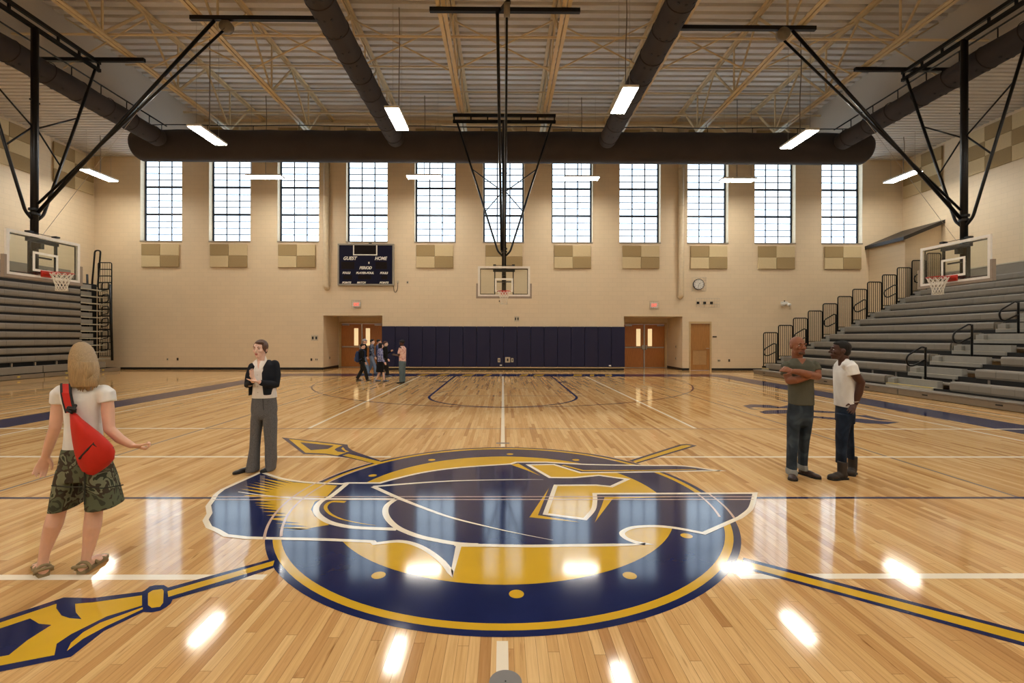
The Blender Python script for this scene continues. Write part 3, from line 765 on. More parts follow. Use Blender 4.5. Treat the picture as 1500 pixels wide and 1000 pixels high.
# ================================================================== fabric ducts
M_duct = mat('dark_brown_duct_fabric', rgb(57, 52, 53), 0.85, var=0.12, scale=1.2, bump=0.35, bscale=2.5)
DZ, DY = HC + 7.84, 18.8
def duct_mesh(p0, p1, r, n, sag, seed):
    """round sleeve from p0 to p1 along X or Y, slightly billowed between its hoops"""
    rnd = random.Random(seed); bm = bmesh.new(); p0, p1 = Vector(p0), Vector(p1)
    t = (p1 - p0).normalized(); s = Vector((-t.y, t.x, 0)); S = 26; rings = []
    for i in range(n + 1):
        c = p0.lerp(p1, i / n); ring_ = []
        top = sag * (0.5 - 0.5 * math.cos(2 * PI * i / n * round((p1 - p0).length / 1.8)))
        for k in range(S):
            a = 2 * PI * k / S; rr = r * (1 + rnd.uniform(-0.004, 0.004))
            dz = math.sin(a) * rr
            if dz > 0: dz -= top * math.sin(a) ** 2
            ring_.append(bm.verts.new(c + s * math.cos(a) * rr + Vector((0, 0, dz))))
        rings.append(ring_)
    for i in range(n):
        for k in range(S):
            bm.faces.new((rings[i][k], rings[i][(k + 1) % S], rings[i + 1][(k + 1) % S], rings[i + 1][k]))
    for R_, sg in ((rings[0], -1), (rings[-1], 1)):      # domed ends
        c = sum((v.co for v in R_), Vector()) / S; prev = R_
        for f, d in ((0.85, 0.22), (0.5, 0.36)):
            nr = [bm.verts.new(c + (v.co - c) * f + t * sg * r * d) for v in R_]
            for k in range(S): bm.faces.new((prev[k], prev[(k + 1) % S], nr[(k + 1) % S], nr[k]))
            prev = nr
        bm.faces.new(prev)
    return bm
t = thing('cross_duct', 'large dark fabric duct running across above the far windows', 'duct', (0, DY, DZ))
xl, xr = AY(200, 216, DY).x + 0.2, AY(1270, 218, DY).x - 0.2
obj('sleeve', duct_mesh((xl, 0, 0), (xr, 0, 0), 0.62, 110, 0.03, 1), M_duct, t, True)
obj('support_cable', tubem([(x, -0.1, 0.80 + 0.02 * math.sin(x * 1.3)) for x in [xl + 0.5 + (xr - xl - 1) * i / 60 for i in range(61)]], 0.022, 5), M_black_metal, t)
for x in (-11.7, -8.35, -1.67, 1.67, 8.35, 11.7):
    obj('drop_rod', tubem([(x, -0.1, 0.8), (x, -0.1, Z_CHORD - DZ)], 0.012, 5), M_black_metal, t)
for i in range(16):
    x = xl + 0.9 + i * (xr - xl - 1.8) / 15
    obj('hanger', tubem([(x, -0.1, 0.58), (x, -0.1, 0.80)], 0.014, 5), M_black_metal, t)
M_hole = M_black_rubber
hole_me = bm_mesh('nozzle', tubem([(0, 0, 0), (0, 0, 0.012)], 0.034, 10)); hole_me.materials.append(M_hole)
def long_duct(x, r, lab, hang, grp):
    t = thing('fabric_duct', lab, 'duct', (x, 0, DZ), 0, grp)
    obj('sleeve', duct_mesh((0, DY - 0.76, 0), (0, -9, 0), r, 190, 0.05 if hang else 0.02, int(x * 10) + 99), M_duct, t, True)
    seam = bmesh.new(); y = DY - 1.1
    while y > 4:
        sm = [(math.cos(2 * PI * k / 24) * (r + 0.004), y + 0.05 * math.sin(2 * PI * k / 24), math.sin(2 * PI * k / 24) * (r + 0.004)) for k in range(24)]
        o = obj('seam', tubem(sm, 0.012, 5, True), mat('duct_seam', rgb(44, 36, 33), 0.8), t)
        y -= 1.02
    y = DY - 1.1
    while y > 6:
        for a in (-0.55, 0.0, 0.55):
            ang = -PI / 2 + a
            o = link('nozzle', hole_me, parent=t, loc=(math.cos(ang) * r, y, math.sin(ang) * r)); o.rotation_euler = (0, -(ang) + PI / 2, 0)
        y -= 0.62
    if hang:
        obj('support_rail', tubem([(0, DY - 0.3, r + 0.32), (0, -8, r + 0.32)], 0.026, 6), M_black_metal, t)
        y = DY - 1.2
        while y > 6:
            obj('hanger', tubem([(0, y, r - 0.06), (0, y, r + 0.32)], 0.016, 5), M_black_metal, t); y -= 1.05
    return t
long_duct(-4.27, 0.335, 'grey brown fabric duct with nozzles hanging over the left middle of the court', False, 'long fabric ducts')
long_duct(4.12, 0.335, 'grey brown fabric duct with nozzles hanging over the right middle of the court', False, 'long fabric ducts')
long_duct(-13.62, 0.34, 'dark fabric duct on a rail along the left bulkhead', True, 'long fabric ducts')
long_duct(13.5, 0.34, 'dark fabric duct on a rail along the right bulkhead', True, 'long fabric ducts')
# ================================================================== things on the walls
M_pan_a = mat('tan_acoustic_fabric', rgb(160, 138, 98), 0.9, var=0.04, scale=40); M_pan_b = mat('cream_acoustic_fabric', rgb(205, 186, 146), 0.9, var=0.04, scale=40)
def tile_mesh(w, h, m, nm='acoustic_tile'):
    me = bm_mesh(nm, boxm(-w / 2 + 0.004, w / 2 - 0.004, -0.085, -0.025, -h / 2 + 0.004, h / 2 - 0.004, 0.012)); me.materials.append(m); return me
# checkered panels under the windows
tw, th = 0.905, 0.565
ta, tb = tile_mesh(tw, th, M_pan_a), tile_mesh(tw, th, M_pan_b)
PAN = [(208.5, 263.5), (308.5, 363.5), (408, 463), None, (609.5, 664.5), (711, 765.5), (811, 866), (911.5, 965), (1011, 1064.5), (1109, 1163.5), (1207, 1260)]
pz = AY(737, 376, WALL_Y).z
for i, p in enumerate(PAN):
    if p is None: continue
    xm = AY((p[0] + p[1]) / 2, 376, WALL_Y).x
    t = thing('acoustic_panel', 'checkered tan and cream acoustic panel under the %s window from the left' % ORD[i] if ORD[i] not in ('leftmost', 'rightmost', 'middle') else 'checkered tan and cream acoustic panel under the %s window' % ORD[i], 'acoustic panel', (xm, WALL_Y, pz), 0, 'checkered panels under the windows')
    for c in (0, 1):
        for r in (0, 1):
            link('acoustic_tile', ta if (c + r) % 2 else tb, parent=t, loc=((c - 0.5) * tw, 0, (r - 0.5) * th))
# row above the cross duct
tw2, th2 = 0.95, 0.62
t2a, t2b = tile_mesh(tw2, th2, M_pan_a), tile_mesh(tw2, th2, M_pan_b)
ORD9 = ['outermost', 'second', 'third', 'fourth', 'central', 'sixth', 'seventh', 'eighth', 'ninth']
for i in range(9):
    x = -13.36 + i * 3.34
    t = thing('acoustic_panel', 'dull checkered panel high above the cross duct, %s from the left' % ORD9[i], 'acoustic panel', (x, WALL_Y, HC + 9.55), 0, 'checkered panels above the cross duct')
    for c in range(2):
        for r in range(2):
            link('acoustic_tile', t2a if (c + r) % 2 else t2b, parent=t, loc=((c - 0.5) * tw2, 0, (r - 0.5) * th2))
# stepped checker groups on the side walls
tw3, th3 = 0.98, 0.60
t3a, t3b = tile_mesh(tw3, th3, M_pan_a), tile_mesh(tw3, th3, M_pan_b)
for X, sd, rz in ((WALL_L, 'left', PI / 2), (WALL_R, 'right', -PI / 2)):
    for k, yc in enumerate((21.2, 17.9, 14.6)):
        n = 2 if k == 0 else 3
        t = thing('acoustic_panel', 'checkered acoustic panel high on the %s wall, %s from the far corner' % (sd, ('first', 'second', 'third')[k]), 'acoustic panel', (X, yc, HC + 7.72), rz, 'checkered panels high on the side walls')
        for c in range(n):
            for r in range(3):
                link('acoustic_tile', t3a if (c + r + (sd == 'left')) % 2 else t3b, parent=t, loc=((c - (n - 1) / 2) * tw3, 0, (r - 1) * th3))
# wall padding behind the hoop
M_pad = mat('navy_vinyl_pad', rgb(31, 32, 62), 0.45, var=0.05, scale=2, spec=0.3)
px0, px1 = AY(559, 500, WALL_Y - 0.1).x, AY(915.6, 500, WALL_Y - 0.1).x; pz0, pz1 = AY(737, 537.3, WALL_Y - 0.1).z, AY(737, 478, WALL_Y - 0.1).z
t = thing('wall_padding', 'navy padded wall panels behind the far hoop', 'wall pad', ((px0 + px1) / 2, WALL_Y, pz0))
pw = (px1 - px0) / 18
pad_me = bm_mesh('pad_panel', boxm(-pw / 2 + 0.004, pw / 2 - 0.004, -0.1, -0.002, 0, pz1 - pz0, 0.022)); pad_me.materials.append(M_pad)
for i in range(18):
    link('pad_panel', pad_me, parent=t, loc=((i - 8.5) * pw, 0, 0))
obj('ledger_strip', boxm(-(px1 - px0) / 2, (px1 - px0) / 2, -0.07, -0.014, -0.055, -0.004), mat('cream_wood_strip', rgb(205, 184, 146), 0.5), t)
def pad_box(px, py, w, h, lab, m, cat):
    p = AY(px, py, WALL_Y - 0.1)
    o = tag(obj('outlet_box', boxm(-w / 2, w / 2, -0.025, 0, -h / 2, h / 2, 0.006), m, loc=(p.x, WALL_Y - 0.1, p.z)), lab, cat)
    obj('cover_slot', boxm(-w / 6, w / 6, -0.028, -0.02, -h / 4, h / 4), M_black_rubber, o); return o
pad_box(731, 527.3, 0.12, 0.2, 'grey outlet box on the navy padding, leftmost of three', M_plastic_beige, 'outlet')
pad_box(743.6, 526.8, 0.24, 0.26, 'largest grey outlet box on the navy padding', M_plastic_beige, 'outlet')
pad_box(750.4, 527.3, 0.11, 0.2, 'grey outlet box on the navy padding, rightmost of three', M_plastic_beige, 'outlet')
for px, py, lab in ((733.7, 534.7, 'small white tag on the padding under the outlets'), (893.5, 535.4, 'small white tag low on the right end of the padding')):
    p = AY(px, py, WALL_Y - 0.1); tag(obj('white_tag', boxm(-0.055, 0.055, -0.006, 0, -0.03, 0.03, 0.002), M_white_metal, loc=(p.x, WALL_Y - 0.1, p.z)), lab, 'tag')
# text helper
def text_mesh(name, s, size, m, parent, loc, rot=(PI / 2, 0, 0), shear=0.0, bold=0.0, align='CENTER', ext=0.002, sx=1.0):
    cu = bpy.data.curves.new(name, 'FONT'); cu.body = s; cu.size = size; cu.shear = shear; cu.offset = bold; cu.extrude = ext; cu.align_x = align; cu.align_y = 'CENTER'
    me = evaluated_mesh(bpy.data.objects.new(name, cu)); me.name = name; me.materials.clear()
    o = link(name, me, m, parent, loc, rot); o.scale = (sx, 1, 1)
    xs_ = [v.co.x for v in me.vertices]; o['w'] = (max(xs_) - min(xs_)) if xs_ else 0.01
    return o
# scoreboard
a, b = AY(494.8, 356.8, WALL_Y - 0.1), AY(577, 418, WALL_Y - 0.1)
sw, sh = b.x - a.x, a.z - b.z
t = thing('scoreboard', 'navy scoreboard with white lettering and grey frame under the fourth window', 'scoreboard', ((a.x + b.x) / 2, WALL_Y, (a.z + b.z) / 2))
M_sbn = mat('navy_scoreboard_face', rgb(20, 20, 42), 0.6, var=0.05, spec=0.15); M_sbf = mat('grey_scoreboard_frame', rgb(150, 144, 132), 0.4, 0.4); M_dig = mat('unlit_display', rgb(24, 15, 13), 0.6, spec=0.15)
M_wh = mat('white_lettering', rgb(238, 234, 222), 0.5)
obj('cabinet', boxm(-sw / 2 + 0.03, sw / 2 - 0.03, -0.1, -0.005, -sh / 2 + 0.03, sh / 2 - 0.03), M_sbn, t)
bm = bmesh.new(); f = 0.07
for q in ((-sw / 2, sw / 2, -sh / 2, -sh / 2 + f), (-sw / 2, sw / 2, sh / 2 - f, sh / 2), (-sw / 2, -sw / 2 + f, -sh / 2 + f, sh / 2 - f), (sw / 2 - f, sw / 2, -sh / 2 + f, sh / 2 - f)):
    box(bm, q[0], q[1], -0.125, -0.003, q[2], q[3])
obj('frame', bm, M_sbf, t)
U = lambda px: (px - 640) / 1040.0 * sw        # positions read off the board itself
Vv = lambda py: (530 - py) / 765.0 * sh
obj('clock_display', boxm(U(425), U(840), -0.112, -0.1, Vv(345), Vv(175)), M_dig, t)
bm = bmesh.new()
for q in ((U(405), U(425), Vv(360), Vv(170)), (U(832), U(852), Vv(360), Vv(170)), (U(425), U(832), Vv(360), Vv(342))):
    box(bm, q[0], q[1], -0.116, -0.1, q[2], q[3])
obj('clock_border', bm, M_wh, t)
for (x0, x1, y0, y1) in ((190, 430, 610, 480), (820, 1030, 610, 480), (225, 385, 800, 725), (500, 740, 800, 725), (930, 1040, 800, 725)):
    obj('digit_display', boxm(U(x0), U(x1), -0.106, -0.1, Vv(y0), Vv(y1)), M_dig, t)
for s_, cx, cy, hh, ww_ in (('GUEST', 340, 418, 62, 255), ('HOME', 912, 418, 62, 230), ('PERIOD', 632, 592, 52, 230), ('FOULS', 278, 685, 38, 150), ('PLAYER-FOUL', 622, 685, 38, 330), ('FOULS', 972, 685, 38, 150), ('POINTS', 282, 863, 34, 170), ('MATCH', 555, 863, 34, 165), ('POINTS', 975, 863, 34, 170)):
    o = text_mesh('lettering', s_, hh / 765 * sh * 1.38, M_wh, t, (U(cx), -0.102, Vv(cy)), shear=0.3, bold=0.006, ext=0.004)
    o.scale.x = (ww_ / 1040 * sw) / o['w']; del o['w']
obj('bonus_light', boxm(U(685), U(708), -0.108, -0.1, Vv(515), Vv(480), 0.004), M_wh, t)
obj('top_clip', boxm(U(310), U(350), -0.09, -0.03, sh / 2, sh / 2 + 0.06), M_white_metal, t); obj('top_bracket', boxm(U(690), U(745), -0.09, -0.03, sh / 2, sh / 2 + 0.05), M_black_metal, t)
p = AY(583, 413, WALL_Y)
t2 = thing('wall_outlet', 'small outlet with a hanging cord beside the scoreboard', 'outlet', (p.x, WALL_Y, p.z))
obj('outlet_plate', boxm(-0.05, 0.05, -0.03, 0, -0.07, 0.07, 0.006), M_plastic_beige, t2)
obj('cord', tubem(smooth_path([(0, -0.03, -0.03), (-0.02, -0.04, -0.35), (-0.12, -0.03, -0.5), (-0.2, -0.02, -0.3), (-0.22, -0.02, 0.9), (-0.18, -0.02, 1.7)], 4), 0.012, 5), M_black_rubber, t2)
def plate(px, py, w, h, lab, cat, m=M_plastic_beige, slots=1, Y=WALL_Y, grp=None, nm='wall_outlet'):
    p = AY(px, py, Y); t = thing(nm, lab, cat, (p.x, Y, p.z), 0, grp)
    obj('face_plate', boxm(-w / 2, w / 2, -0.02, 0, -h / 2, h / 2, 0.005), m, t)
    for k in range(slots):
        xk = (k - (slots - 1) / 2) * w / max(1, slots)
        obj('socket', boxm(xk - w / (4 * slots), xk + w / (4 * slots), -0.024, -0.018, -h / 4, h / 4, 0.002), M_black_rubber, t)
    return t
plate(597, 413.5, 0.1, 0.14, 'small grey wall outlet right of the scoreboard cord', 'outlet')
M_brown = mat('brown_outlet', rgb(74, 58, 40), 0.5)
plate(245.6, 526, 0.085, 0.13, 'left outlet of the pair low on the far wall, near the folded bleachers', 'outlet')
plate(260.4, 525.8, 0.085, 0.13, 'dark right outlet of the pair low on the far wall, near the folded bleachers', 'outlet', M_brown)
plate(456.3, 526.5, 0.085, 0.13, 'small dark outlet low on the wall left of the alcove', 'outlet', M_brown)
plate(463.8, 526.3, 0.13, 0.13, 'double beige outlet low on the wall beside the left alcove', 'outlet', slots=2)
plate(1053, 528, 0.13, 0.12, 'double beige outlet low on the wall beside the louvered door', 'outlet', slots=2)
plate(1068, 527.8, 0.085, 0.13, 'dark outlet low on the wall toward the opened bleachers', 'outlet', M_brown)
t = plate(461, 494.8, 0.34, 0.27, 'grey call panel box on the wall left of the alcove', 'panel', slots=2, nm='call_panel')
t = plate(1046.7, 493, 0.2, 0.06, 'small dark room number plate beside the louvered door', 'sign', M_brown, 2, nm='room_plate')
t = plate(757, 466.8, 0.24, 0.26, 'square grey speaker grille above the middle of the padding', 'speaker', slots=2, nm='wall_speaker')
for px, py, lab in ((731.5, 441.5, 'tiny dark hook on the wall under the far hoop'), (742.5, 443.5, 'tiny pale hook on the wall under the far hoop')):
    p = AY(px, py, WALL_Y); o = tag(obj('wall_hook', tubem(rounded([(0, 0, 0), (0, -0.05, 0), (0, -0.06, 0.05)], 0.02), 0.022, 6), M_black_metal if px < 740 else M_plastic_beige, loc=(p.x, WALL_Y, p.z)), lab, 'hook')
for k, (x, z0) in enumerate(((ALC[0][0], 0.55), (ALC[1][1], 0.55), (ALC[1][1], 1.15))):
    s = 1 if k == 0 else -1
    t = thing('wall_outlet', ('outlet on the side of the left alcove', 'outlet low on the side of the right alcove', 'switch on the side of the right alcove')[k], 'outlet', (x, 23.1, z0))
    obj('face_plate', boxm(min(0, s * 0.02), max(0, s * 0.02), -0.06, 0.06, -0.07, 0.07, 0.004), M_plastic_beige, t); obj('socket', boxm(min(s * 0.015, s * 0.024), max(s * 0.015, s * 0.024), -0.02, 0.02, -0.04, 0.04), M_black_rubber, t)
# exit signs in wire guards
M_red = emit('exit_red_letters', (1.0, 0.12, 0.07), 1.2)
def wire_guard(parent, w, h, d, nx, nz, r=0.006):
    bm = bmesh.new()
    for i in range(nx + 1):
        x = -w / 2 + w * i / nx; tube(bm, [(x, 0, h / 2), (x, -d, h / 2), (x, -d, -h / 2), (x, 0, -h / 2)], r, 4)
    for j in range(nz + 1):
        z = -h / 2 + h * j / nz; tube(bm, [(-w / 2, 0, z), (-w / 2, -d, z), (w / 2, -d, z), (w / 2, 0, z)], r, 4)
    return obj('wire_guard', bm, M_steel, parent)
for px, py, lab in ((522.6, 446, 'exit sign with red letters above the left alcove'), (957.6, 447.2, 'exit sign with red letters above the right alcove')):
    p = AY(px, py, WALL_Y); t = thing('exit_sign', lab, 'exit sign', (p.x, WALL_Y, p.z))
    obj('sign_box', boxm(-0.19, 0.19, -0.06, 0, -0.14, 0.14, 0.012), M_white_metal, t)
    o = text_mesh('lettering', 'EXIT', 0.2, M_red, t, (0, -0.062, 0), bold=0.004); o.scale.x = 0.26 / o['w']; del o['w']
    wire_guard(t, 0.44, 0.4, 0.11, 5, 4)
# clock
p = AY(1022.8, 416.5, WALL_Y); t = thing('wall_clock', 'round white wall clock with a dark rim', 'clock', (p.x, WALL_Y, p.z))
obj('rim', tubem([(0, 0, 0), (0, -0.07, 0)], 0.27, 36), M_black_metal, t); obj('face', tubem([(0, -0.06, 0), (0, -0.076, 0)], 0.238, 36), M_white_metal, t)
for k in range(12):
    a_ = k * PI / 6; obj('hour_mark', beamm((0.18 * math.sin(a_), -0.078, 0.18 * math.cos(a_)), (0.22 * math.sin(a_), -0.078, 0.22 * math.cos(a_)), 0.012, 0.014), M_black_metal, t)
obj('hour_hand', beamm((0, -0.08, 0), (0.07, -0.08, 0.07), 0.008, 0.016), M_black_metal, t); obj('minute_hand', beamm((0, -0.083, 0), (-0.04, -0.083, -0.17), 0.006, 0.012), M_black_metal, t)
wire_guard(t, 0.66, 0.66, 0.14, 5, 5, 0.004)
# switches behind a wire guard
p = AY(1036, 443.5, WALL_Y); t = thing('switch_panel', 'three dark switches behind a wire guard under the clock', 'switch', (p.x, WALL_Y, p.z))
for x in (-0.46, -0.14, 0.2):
    obj('switch_box', boxm(x - 0.06, x + 0.06, -0.05, 0, -0.06, 0.06, 0.008), M_black_metal, t)
wire_guard(t, 1.12, 0.44, 0.09, 9, 3, 0.005)
# twin spot emergency light by the right wall
p = AY(1148, 444.5, WALL_Y); t = thing('emergency_light', 'cream twin-head emergency light on the far wall', 'emergency light', (p.x, WALL_Y, p.z))
obj('housing', boxm(-0.16, 0.16, -0.12, 0, -0.06, 0.09, 0.015), M_white_metal, t)
for s in (-1, 1):
    obj('lamp_head', tubem([(s * 0.12, -0.1, -0.02), (s * 0.15, -0.17, -0.06), (s * 0.17, -0.22, -0.09)], [0.04, 0.075, 0.085], 12), M_white_metal, t, True)
obj('sensor', tubem([(0, -0.06, 0.09), (0, -0.06, 0.14)], 0.03, 8), M_black_metal, t)
# round rain leaders between the windows
M_pipe = mat('tan_painted_pipe', rgb(214, 196, 164), 0.5)
for px, ze, lab in ((477.6, 422, 'tan round pipe on the wall between third and fourth window'), (997.5, 434.5, 'tan round pipe on the wall between eighth and ninth window')):
    a = AY(px, ze, WALL_Y - 0.14); t = thing('wall_pipe', lab, 'pipe', (a.x, WALL_Y - 0.14, a.z), 0, 'round wall pipes')
    obj('pipe', tubem(rounded([(0, 0.13, 0.02), (0, 0, 0.05), (0, 0, Z_CEIL - a.z - 0.25)], 0.1), 0.125, 16), M_pipe, t, True)
    obj('conduit', tubem([(0.17, 0.08, 0.1), (0.17, 0.08, Z_CEIL - a.z - 0.3)], 0.022, 6), M_pipe, t)
    for z in (2.2, 4.4, 6.2):
        obj('strap', tubem([(0, 0, z), (0, 0, z + 0.06)], 0.135, 16), M_pipe, t)
# ================================================================== ceiling hung basketball hoops
M_glass = bpy.data.materials.new('clear_backboard_glass'); M_glass.use_nodes = True
_nt = M_glass.node_tree; _nt.nodes.remove(_nt.nodes['Principled BSDF'])
_tr = _nt.nodes.new('ShaderNodeBsdfTransparent'); _tr.inputs[0].default_value = (0.93, 0.95, 0.93, 1)
_gl = _nt.nodes.new('ShaderNodeBsdfGlossy'); _gl.inputs['Roughness'].default_value = 0.03
_ns = _nt.nodes.new('ShaderNodeTexNoise'); _ns.inputs['Scale'].default_value = 3
_add = _nt.nodes.new('ShaderNodeMath'); _add.operation = 'MULTIPLY_ADD'; _add.inputs[1].default_value = 0.015; _add.inputs[2].default_value = 0.045
_mx = _nt.nodes.new('ShaderNodeMixShader')
_nt.links.new(_ns.outputs['Fac'], _add.inputs[0])
_nt.links.new(_add.outputs[0], _mx.inputs[0]); _nt.links.new(_tr.outputs[0], _mx.inputs[1]); _nt.links.new(_gl.outputs[0], _mx.inputs[2])
_nt.links.new(_mx.outputs[0], _nt.nodes['Material Output'].inputs[0])
M_bframe = mat('white_backboard_frame', rgb(232, 226, 216), 0.4); M_pad2 = mat('grey_edge_padding', rgb(150, 134, 118), 0.7)
M_rim = mat('red_orange_rim', rgb(196, 44, 24), 0.4); M_net = mat('white_net_cord', rgb(235, 228, 214), 0.8); M_winch = mat('grey_winch', rgb(120, 112, 98), 0.5)
BW, BZ0, BZ1, RZ = 1.995, 3.16, 4.32, 3.32
ZB = Z_CHORD - 0.07
def net_mesh(r, z0, drop):
    bm = bmesh.new(); n, rows = 12, 6
    def node(k, j):
        f = j / rows; rr = r * (1 - 0.52 * min(1, f * 1.35) ** 0.8) + (0.012 if j == rows else 0)
        a = 2 * PI * (k + 0.5 * j) / n
        return (rr * math.cos(a), rr * math.sin(a), z0 - drop * f)
    for k in range(n):
        for dk in (0, -1):
            pts = []; kk = k
            for j in range(rows + 1):
                pts.append(node(kk, j)); kk += dk
            tube(bm, pts, 0.0085, 4)
    tube(bm, [node(k, rows) for k in range(n)], 0.009, 4, True)
    return bm
def hoop(name, label, loc, rz, fwd, mount, sx=(0.0, 0.0)):
    t = thing(name, label, 'basketball hoop', loc, rz, 'ceiling hung basketball hoops')
    fr = 0.075
    bb = obj('backboard_glass', boxm(-BW / 2 + fr, BW / 2 - fr, 0.012, 0.024, BZ0 + fr, BZ1 - fr), M_glass, t)
    bm = bmesh.new()
    for q in ((-BW / 2, BW / 2, BZ0, BZ0 + fr), (-BW / 2, BW / 2, BZ1 - fr, BZ1), (-BW / 2, -BW / 2 + fr, BZ0 + fr, BZ1 - fr), (BW / 2 - fr, BW / 2, BZ0 + fr, BZ1 - fr)):
        box(bm, q[0], q[1], 0.0, 0.05, q[2], q[3])
    obj('backboard_frame', bm, M_bframe, t)
    bm = bmesh.new(); s = 0.06
    for q in ((-0.345, 0.345, RZ + 0.02, RZ + 0.02 + s), (-0.345, 0.345, 3.86 - s, 3.86), (-0.345, -0.345 + s, RZ + 0.02 + s, 3.86 - s), (0.345 - s, 0.345, RZ + 0.02 + s, 3.86 - s)):
        box(bm, q[0], q[1], 0.006, 0.012, q[2], q[3])
    obj('target_square', bm, M_wh, bb)
    pd = 0.065
    bm = bmesh.new(); box(bm, -BW / 2 - pd, BW / 2 + pd, -0.02, 0.08, BZ0 - pd, BZ0 + 0.012); 
    obj('edge_pad', bm, M_pad2, t)
    for s_ in (-1, 1):
        obj('edge_pad', boxm(min(s_ * BW / 2, s_ * (BW / 2 + pd)), max(s_ * BW / 2, s_ * (BW / 2 + pd)), -0.02, 0.08, BZ0 + 0.012, BZ0 + 0.5, 0.006), M_pad2, t)
    # dark frame behind the glass
    bm = bmesh.new()
    box(bm, -0.42, 0.42, 0.06, 0.14, BZ1 - 0.20, BZ1 - 0.10)
    for x in (-0.355, 0.355): box(bm, x - 0.022, x + 0.022, 0.06, 0.12, BZ0 + 0.06, BZ1 - 0.2)
    box(bm, -0.28, 0.28, 0.12, 0.17, 3.72, 3.76)
    box(bm, -BW / 2 + 0.08, BW / 2 - 0.08, 0.052, 0.075, BZ1 - 0.115, BZ1 - 0.085)
    for x in (-BW / 2 + 0.095, BW / 2 - 0.095): box(bm, x - 0.012, x + 0.012, 0.052, 0.07, BZ0 + 0.1, BZ1 - 0.12)
    box(bm, -BW / 2 + 0.1, -0.38, 0.052, 0.07, BZ0 + 0.09, BZ0 + 0.115); box(bm, 0.38, BW / 2 - 0.1, 0.052, 0.07, BZ0 + 0.09, BZ0 + 0.115)
    obj('back_frame', bm, M_black_metal, t)
    for s_ in (-1, 1): obj('adjuster_lug', boxm(s_ * 0.36 - 0.055, s_ * 0.36 + 0.055, 0.02, 0.16, BZ1 + 0.03, BZ1 + 0.075), M_black_metal, t)
    obj('adjuster_rod', tubem([(-0.36, 0.1, BZ1 + 0.05), (0.36, 0.1, BZ1 + 0.05)], 0.009, 6), M_black_metal, t)
    # rim and net
    rc = -0.42; ringp = [(0.25 * math.cos(2 * PI * k / 28), rc + 0.25 * math.sin(2 * PI * k / 28), RZ) for k in range(28)]
    rim = obj('rim', tubem(ringp, 0.0125, 8, True), M_rim, t, True)
    obj('rim_bracket', boxm(-0.15, 0.15, -0.03, 0.004, RZ - 0.11, RZ + 0.06, 0.008), M_rim, rim)
    bm = bmesh.new()
    for s_ in (-1, 1): beam(bm, (s_ * 0.12, -0.02, RZ - 0.03), (s_ * 0.10, rc + 0.22, RZ), 0.02, 0.05)
    beam(bm, (0, -0.02, RZ - 0.06), (0, rc + 0.24, RZ - 0.02), 0.16, 0.02)
    obj('rim_arm', bm, M_rim, rim)
    nm = net_mesh(0.245, 0, 0.47); o = obj('net', nm, M_net, t, True, loc=(0, rc, RZ - 0.005))
    # mast and braces
    ym = 0.32; zt_ = ZB - 0.3
    obj('mast', tubem([(0, ym, 3.2), (0, ym, zt_)], 0.085, 16), M_black_metal, t, True)
    obj('mast_arm', boxm(-0.05, 0.05, 0.1, ym, 3.98, 4.14), M_black_metal, t); obj('mast_arm', boxm(-0.05, 0.05, 0.02, ym, 3.3, 3.42), M_black_metal, t)
    for z in (5.02, 4.9):
        obj('collar', tubem([(0, ym, z), (0, ym, z + 0.06)], 0.125, 16), M_black_metal, t)
    for s_ in (-1, 1):
        obj('side_brace', tubem(rounded([(s_ * 1.85, ym, zt_), (s_ * 0.24, ym, 4.95), (s_ * 0.07, ym, 4.78)], 0.1), 0.038, 8), M_black_metal, t, True)
        def on(z): return s_ * (0.24 + (z - 4.95) / (zt_ - 4.95) * 1.61)
        for za, zb_ in ((8.15, 7.3), (6.5, 7.25)):
            obj('strut', tubem([(on(za), ym, za), (s_ * 0.08, ym, zb_)], 0.022, 6), M_black_metal, t, True)
        obj('mast_bolt', tubem([(s_ * 0.13, ym, 8.0), (s_ * 0.06, ym, 8.0)], 0.025, 6), M_black_metal, t)
    obj('forward_brace', tubem([(sx[0], -fwd, ZB - 0.06), (sx[0] * 0.5, ym - 0.1, 4.98)], 0.045, 8), M_black_metal, t, True)
    obj('forward_brace', tubem([(sx[1], -fwd - 0.3, ZB - 0.28), (sx[1], ym - 0.1, 5.22)], 0.032, 8), M_black_metal, t, True)
    obj('hoist_cable', tubem([(0.0, -fwd + 0.2, ZB - 0.1), (0.0, ym - 0.1, 4.2)], 0.006, 4), M_steel, t)
    w = obj('winch', tubem([(-0.03, -fwd - 0.3, ZB - 0.2), (0.13, -fwd - 0.3, ZB - 0.2)], 0.17, 16), M_winch, t, True)
    obj('winch_hanger', boxm(0.02, 0.08, -fwd - 0.33, -fwd - 0.27, ZB - 0.15, ZB), M_black_metal, t)
    # top ladder beam over the mast, across the board's width
    bm = bmesh.new()
    beam(bm, (-2.0, ym, zt_ + 0.0), (2.0, ym, zt_ + 0.0), 0.09, 0.10)
    obj('ladder_rail', bm, M_black_metal, t)
    obj('ladder_rail', beamm((-2.0, ym, ZB - 0.06), (2.0, ym, ZB - 0.06), 0.09, 0.10), M_black_metal, t)
    for x in (-1.95, -1.3, -0.65, 0.65, 1.3, 1.95):
        obj('ladder_rung', beamm((x, ym, zt_ + 0.05), (x, ym, ZB - 0.1), 0.05, 0.05), M_black_metal, t)
    for a, b in mount:
        obj('mount_beam', beamm(a, b, 0.10, 0.11), M_black_metal, t)
    return t
hoop('basketball_hoop', 'centre basketball hoop with glass board before the far wall', (0.03, 17.42, 0), 0, 5.3, [((-2.0, -5.3, ZB), (2.0, -5.3, ZB)), ((-0.1, -5.3, ZB - 0.02), (0.1, -5.65, ZB - 0.02))], (-0.2, 0.05))
zl_ = ZB
